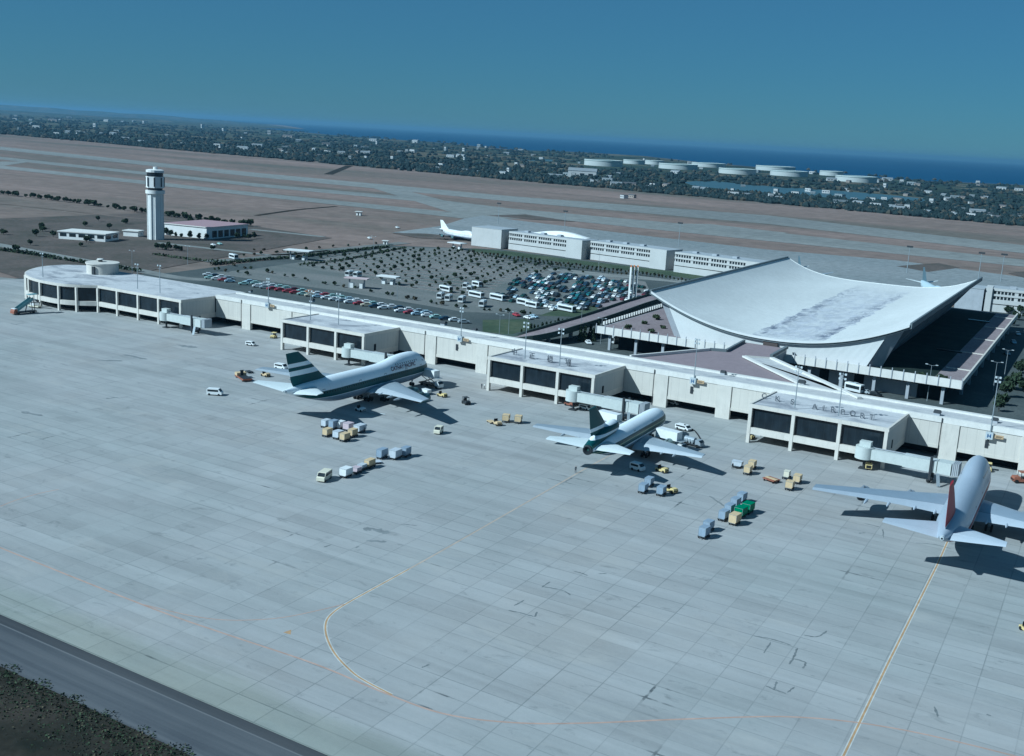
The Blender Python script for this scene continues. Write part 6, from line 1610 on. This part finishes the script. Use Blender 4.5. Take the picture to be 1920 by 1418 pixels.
# dense car park in front of the hall
dense_poly = PX([(945,545),(960,530),(990,516),(1050,514),(1130,521),(1190,533),(1222,548),(1205,566),(1160,572),(1120,578),(1085,588),(1040,582),(1010,574),(955,566),(930,555)])
xs_ = [p[0] for p in dense_poly]; ys_ = [p[1] for p in dense_poly]
gg = random.Random(21); cand = []
y = min(ys_); row = 0
while y < max(ys_):
    x = min(xs_)
    while x < max(xs_):
        if inside((x, y), dense_poly) and gg.random() < .80: cand.append((x+gg.uniform(-.25,.25), y+gg.uniform(-.5,.5), row))
        x += 2.75
    row += 1; y += 5.4 if row % 2 else 7.6
if len(cand) > 240: gg.shuffle(cand); cand = cand[:240]
wts = ['dark green']*7+['dark blue']*6+['black']*6+['teal']*4+['white']*6+['maroon']*1+['grey']*3+['pale blue']*2
for x, y, r_ in cand:
    c = gg.choice(wts); put_car(x, y, (math.pi if r_ % 2 else 0)+gg.uniform(-.05,.05), c, c+' car among the packed rows of the full car park before the hall', 'cars packed in the full car park')
# loose cars on the roads, each told apart by where it stands
for px, py, rot, c, lab in ((968,593,60,'red','red car alone on the dark road below the row of buses'),(990,598,70,'white','white car on the dark road next to the lone red car'),(1000,596,80,'pale blue','pale blue car behind the white one on the dark road'),(1036,582,10,'white','white car at the near edge of the full car park'),
        (1212,562,80,'white','white car alone right of the tall pylons'),(1198,566,70,'pale blue','pale blue car just right of the pylons on the pink verge'),(745,428,60,'white','white car beyond the hedge at the far left end of the far apron'),(693,448,60,'white','white car on the sandy verge at the far end of the car park'),
        (400,461,70,'white','white car on the road right of the control tower'),(412,459,70,'pale green','pale green car behind the white one near the control tower'),(1640,742,75,'black','black car on the shaded road behind the lettered lounge'),(1622,738,75,'grey','grey car behind the black one on the shaded road'),
        (98,524,60,'white','white car on the road left of the round lounge'),(1908,628,20,'white','white car on the road at the right edge by the deck'),(1900,644,20,'pale blue','pale blue car on the shaded road at the right edge'),(1888,665,20,'grey','grey car further down the shaded right edge road'),(1103,645,40,'white','white car in the court under the ramp')):
    x, y = xy(px, py); o = put_car(x, y, R(rot), c, lab, None); del_ = 0
    try: del o['group']
    except Exception: pass
COACH = P('coach_white', (.60,.62,.61), .5, 0, .06, 1.0)
def bus(px, py, rot, lab, L_=10.5, mat=None, band=True):
    L_ *= .82
    x, y = xy(px, py); t = thing('coach', lab, 'bus', (x, y, -.03), rot, 'buses and coaches in the car park'); b = L_/2
    mb = MB(); prof = [(-1.2,.45),(1.2,.45),(1.22,2.6),(1.0,3.0),(-1.0,3.0),(-1.22,2.6)]; mb.loft([[(a,-b,z) for a, z in prof],[(a,b,z) for a, z in prof]]); mb.build('body', mat or COACH, t)
    for s_ in (-1, 1):
        mb = MB(); x0, x1 = sorted((s_*1.225, s_*1.25)); mb.box(x0, x1, -b+.5, b-.5, 1.35, 2.4); mb.build('window_band', M['glass2'], t)
    mb = MB(); mb.box(-1.05,1.05,-b-.03,-b-.003,1.3,2.6); mb.build('windscreen', M['glass2'], t)
    mb = MB(); mb.box(-.8,.8,-1.0,.6,3.01,3.25); mb.build('roof_unit', M['lamp'], t)
    wheels(t, (-1.05,1.05), (-b+2.2,b-2.6), .48, .3); return t
for px, py, rot, lab, ln in ((893,558,75,'white coach, leftmost of the two long ones before the packed cars',11),(933,563,75,'white coach, right one of the two long ones before the packed cars',11),(982,572,76,'white coach in the middle of the row, overlapping a second one',9),(998,577,76,'white coach partly hidden behind the middle coach',9),(1062,584,76,'white coach nearest the pylons, by the green verge',11.5),
        (866,567,20,'white coach standing crosswise left of the long coaches',8),(905,575,20,'white coach standing crosswise below the two long coaches',8),(826,560,20,'white coach with slanted roof, left one of a slanted pair',7.5),(841,564,20,'white coach with slanted roof, right one of a slanted pair',7.5),(836,547,76,'white coach above the slanted pair',9.5),
        (873,541,20,'small white bus, first of the three behind the coaches',5.5),(881,547,20,'small white bus, second of the three behind the coaches',5.5),(894,538,76,'dark sided small bus, third of the three behind the coaches',6.5)):
    x, y = xy(px, py); bus(px, py, R(rot), lab, ln)
bus(1150,643,R(10),'white coach emerging from under the terminal deck on the shaded road',8)
bus(1601,735,R(72),'white and green coach on the shaded road behind the lettered lounge',7.5)
bus(438,486,R(70),'white bus with dark sides on the road at the far left of the car park',9)
# toll canopies and kiosks in the middle of the car park
def canopy(px, py, rot, L_, W_, h, lab, mat, name='toll_canopy', cat='canopy'):
    x, y = xy(px, py); t = thing(name, lab, cat, (x, y, -.03), rot)
    mb = MB(); mb.box(-L_/2,L_/2,-W_/2,W_/2,h,h+.5); mb.build('roof', mat, t)
    for sx in (-L_*.32, L_*.32):
        mb = MB(); mb.box(sx-.3,sx+.3,-.3,.3,0,h-.01); mb.build('post', M['greyc'], t)
    for sx in (-L_*.2, L_*.2):
        mb = MB(); mb.box(sx-.8,sx+.8,-1.0,1.0,0,2.4); mb.build('booth', VWHITE, t)
    return t
canopy(560,487,R(18),16,8,5.2,'white roofed gate canopy at the left corner of the tree grid',M['white'])
canopy(669,540,R(20),12,5,4.6,'pink tinted toll canopy left of the dark parking entrance',P('pink_canopy',(.55,.43,.42)))
canopy(728,533,R(12),11,6,3.8,'white toll canopy on the right of the parking entrance',M['white'])
canopy(857,468,R(-8),12,7,4.2,'pale canopy on posts left of the windowless office block',M['white'])
for px, py, rot, lab in ((655,518,15,'white lorry, left one of two parked by the toll canopy'),(670,520,15,'white lorry, right one of two parked by the toll canopy')):
    bus(px, py, R(rot), lab, 7.5)
for px, py, lab in ((723,458,'white saucer shaped kiosk roof at the far left corner of the car park'),(673,404,'small white hut alone on the dry grass behind the car park')):
    x, y = xy(px, py); t = thing('kiosk', lab, 'kiosk', (x, y, -.05), R(20)); s_ = 3.2 if px == 673 else 2.2
    mb = MB(); mb.box(-s_/2*1.3,s_/2*1.3,-s_/2,s_/2,0,s_); mb.build('wall', M['white'], t); mb = MB(); mb.prism([(-s_,-s_*.8),(s_,-s_*.8),(s_,s_*.8),(-s_,s_*.8)], s_+.01, s_+.4); mb.build('roof', M['coping'], t); mb = MB(); mb.box(-.5,.5,-s_/2-.06,-s_/2-.005,.1,s_*.7); mb.build('door', M['dark'], t)
# street lamps on the landside roads
def lamp_post(px, py, h, lab):
    x, y = xy(px, py); t = thing('street_lamp', lab, 'street lamp', (x, y, -.04), 0, 'street lamps on the landside')
    mb = MB(); mb.cyl((0,0,0),(0,0,h),.13,.07,6); mb.build('pole', M['metal'], t)
    for s_ in (-1, 1):
        mb = MB(); mb.beam((0,0,h-.1),(s_*1.6,0,h+.2),.07,.07); mb.build('arm', M['metal'], t); mb = MB(); mb.box(s_*1.6-.4,s_*1.6+.4,-.18,.18,h+.12,h+.32); mb.build('lamp_head', M['lamp'], t)
for px, py, h, lab in ((953,632,10,'street lamp on the dark grass behind the middle lounge'),(936,628,8,'short street lamp left of the others behind the middle lounge'),(1088,632,12,'street lamp in front of the conifers under the ramp'),(1126,645,10,'street lamp by the coach under the deck'),(248,512,11,'street lamp behind the drum of the round lounge'),(352,497,10,'street lamp on the road behind the round lounge roof'),
        (1544,702,11,'street lamp before the podium wall, left one of two'),(1738,752,12,'street lamp before the podium wall, right one of two'),(990,601,9,'street lamp on the road beside the white car'),(745,560,9,'street lamp on the median below the dark toll entrance'),(1122,507,11,'street lamp on the pale pavement before the offices'),(700,470,9,'street lamp on the hedge line at the top of the car park'),(1883,706,10,'street lamp at the shaded road by the right edge'),(1862,732,10,'street lamp nearest the concourse on the shaded right road')):
    lamp_post(px, py, h, lab)
for i, ((bx, by), lab) in enumerate((((1058,437),'tall thin floodlight mast with crossarm on the far apron behind the offices'),((934,420),'thin floodlight mast on the far apron above the white airliner'),((1272,462),'thin floodlight mast above the right office block'),((1700,512),'thin floodlight mast on the far apron left of the blue airliner'),((1834,525),'thin floodlight mast on the far apron beyond the right eave'),((1876,528),'thin floodlight mast on the far apron near the right edge'))):
    x, y = xy(bx, by); t = thing('floodlight_mast', lab, 'floodlight mast', (x, y, -.06), 0, 'masts on the far apron')
    mb = MB(); mb.cyl((0,0,0),(0,0,18),.3,.15,6); mb.build('pole', M['metal'], t); mb = MB(); mb.box(-2.0,2.0,-.3,.3,17.4,18.6); mb.build('lamp_head', M['steel'], t)

# ================================================================== FAR SHORE: houses, woods
gh = random.Random(77)
hm = [P('house_white', (.46,.47,.46), .8), P('house_grey', (.22,.25,.26), .8), P('house_ochre', (.32,.28,.24), .8)]
hr = [P('house_roof_grey', (.22,.24,.25), .8), P('house_roof_dark', (.10,.10,.105), .8), P('house_roof_pale', (.36,.37,.37), .8)]
def house_mesh(w_, d_, h_, mi, gable_):
    mb = MB(); mb.box(-w_/2,w_/2,-d_/2,d_/2,0,h_,0)
    if gable_: mb.loft([[(-w_/2-.4,-d_/2-.4,h_+.01),(-w_/2-.4,0,h_+d_*.25),(-w_/2-.4,d_/2+.4,h_+.01)],[(w_/2+.4,-d_/2-.4,h_+.01),(w_/2+.4,0,h_+d_*.25),(w_/2+.4,d_/2+.4,h_+.01)]], 1)
    else: mb.box(-w_/2-.2,w_/2+.2,-d_/2-.2,d_/2+.2,h_+.01,h_+.5,1)
    for k in range(3): mb.box(-w_/2+w_*(.12+.3*k),-w_/2+w_*(.28+.3*k),-d_/2-.1,-d_/2-.01,h_*.35,h_*.65,2)
    o = mb.build('house', [hm[mi], hr[gh.randrange(3)], M['glass2']]); me = o.data; bpy.data.objects.remove(o); return me
HM = {i: [house_mesh(*a) for a in q] for i, q in {0:[(14,9,6,0,False),(22,10,9,0,False),(10,10,12,0,False),(30,12,7,0,True)], 1:[(16,9,5,1,True),(26,11,8,1,False)], 2:[(18,10,6,2,True),(28,10,5,2,True)]}.items()}
HL = {0:'white house standing among trees on the far coastal plain', 1:'grey house standing among trees on the far coastal plain', 2:'ochre house standing among trees on the far coastal plain'}
def put_house(x, y, sc=1.0, mi=None, lab=None):
    mi = gh.choice((0,0,0,1,1,2)) if mi is None else mi
    o = bpy.data.objects.new('house', gh.choice(HM[mi])); COL.objects.link(o); o.location = (x, y, -.1); o.rotation_euler = (0,0,gh.uniform(-.6,.6)); o.scale = (sc,)*3
    tag(o, lab or HL[mi], 'house', None if lab else 'houses scattered over the far coastal plain')
spots = [(60,235),(148,250),(156,251),(213,253),(220,248),(305,265),(345,272),(408,275),(455,281),(464,282),(300,228),(250,229),(525,283),(532,285),(590,282),(670,278),(671,287),(685,289),(693,288),(687,296),(750,287),(775,287),(620,288),(640,288),(600,294),(845,295),(870,284),(900,275),(912,277),(950,290),(1000,293),(1035,331),(1048,332),(1075,333),(1065,330),(1110,345),(1140,341),(1155,348),(1180,348),(1225,350),(1250,351),(1305,355),(1320,357),(1375,368),(1400,369),(1455,364),(1460,368),(1575,383),(1610,385),(1690,395),(1700,395),(1770,368),(1800,372),(1842,372),(1840,350),(1798,395),(1880,390),(1905,410),(1915,407),(1870,412),(1690,345),(1710,347),(1720,348),(1660,352),(1740,362),(1640,358),(100,228),(130,222),(55,212),(30,218),(200,228),(230,230),(270,232),(380,240),(420,246),(505,252),(540,258),(700,265),(780,268),(560,266)]
for px, py in spots:
    x, y = xy(px, py); D = math.hypot(x-CAM.x, y-CAM.y); put_house(x, y, gh.uniform(.55,.85)*max(1.0, min(D/2600, 2.6)))
for k in range(120):
    px = gh.uniform(0, 1920); bl_ = 250 + (423-250)*px/1920 - 6; cl_ = (205 if px < 300 else 199+ (347-199)*px/1920) + 6
    py = bl_ + (cl_-bl_)*gh.random()**1.5; x, y = xy(px, py); D = math.hypot(x-CAM.x, y-CAM.y)
    if D < 12000: put_house(x, y, gh.uniform(.45,.75)*max(1.0, min(D/2600, 2.4)))
x, y = xy(1092, 333); put_house(x, y, 1.9, 0, 'tall white square building on the airfield boundary left of the oil tanks')
for px, py, s_, mi, lab in ((1170,372,1.5,0,'white radar hut on the dry grass beyond the runway'),(1185,371,1.2,2,'ochre hut beside the white radar hut beyond the runway')):
    x, y = xy(px, py); put_house(x, y, s_*.5, mi, lab)
# wooded belt: thousands of small trees reading as one mass
mb = MB(); n_w = 0
def blob(c, r_, h):
    k = 5; a0 = gh.uniform(0, 6.28); vs_ = [(c[0]+math.cos(a0+i*6.283/k)*r_*gh.uniform(.7,1.2), c[1]+math.sin(a0+i*6.283/k)*r_*gh.uniform(.7,1.2), h*gh.uniform(.25,.5)) for i in range(k)]
    vb = [(v[0]*.9+c[0]*.1, v[1]*.9+c[1]*.1, -.3) for v in vs_]; tp = (c[0]+gh.uniform(-.3,.3)*r_, c[1]+gh.uniform(-.3,.3)*r_, h)
    mb.add(vb+vs_+[tp], [(i,(i+1)%k,(i+1)%k+k,i+k) for i in range(k)] + [(i+k,(i+1)%k+k,2*k) for i in range(k)], gh.choice((0,0,1,1,1,2)))
for k in range(4600):
    px = gh.uniform(-30, 1950); bl_ = 251 + (424-251)*px/1920; cl_ = (206 if px < 300 else 201 + (347-201)*px/1920) + 3
    f = gh.random()**1.7; py = bl_ + (cl_-bl_)*f
    x, y = xy(px, py)
    if math.hypot(x, y) > 11000: continue
    D = math.hypot(x-CAM.x, y-CAM.y); skip = False
    for (a, b), yb, hp in tanks:
        if a-6 < px < b+6 and yb-16 < py < yb+7: skip = True
    if 1275 < px < 1745 and 338+ (px-1280)*.072 < py < 354+(px-1280)*.062: skip = True
    if skip: continue
    s_ = D/1700
    for q in range(gh.choice((1,1,2,4))):
        blob((x+gh.gauss(0,1)*9*s_, y+gh.gauss(0,1)*5*s_), gh.uniform(3.0,6.5)*s_**.6, gh.uniform(3.5,7.5)*s_**.35)
structure('woodland', mb, FARLEAF, 'stuff')
# breakwater of trees directly on the airfield boundary
mb = MB()
d = dense([Vector((*p, 0)) for p in inner], 40)
for q in d:
    for k in range(5):
        if gh.random() < .8: blob((q.x+gh.gauss(0,10), q.y+gh.uniform(2,26)), gh.uniform(3,5.5), gh.uniform(3,7))
structure('boundary_thicket', mb, FARLEAF, 'stuff')
# ================================================================== the air itself
mb = MB(); mb.box(-60500, 60500, -20500, 60500, -6.0, 150.0)
hz = mb.build('haze', [], None, False, None, 'stuff')
hm_ = bpy.data.materials.new('haze_air'); hm_.use_nodes = True; nt = hm_.node_tree; nt.nodes.clear()
out_ = nt.nodes.new('ShaderNodeOutputMaterial'); pv = nt.nodes.new('ShaderNodeVolumePrincipled')
pv.inputs['Color'].default_value = (.30,.56,.80,1); pv.inputs['Density'].default_value = 4.5e-5; pv.inputs['Anisotropy'].default_value = .25
nt.links.new(pv.outputs[0], out_.inputs['Volume']); hz.data.materials.append(hm_)
scene.cycles.volume_bounces = 0
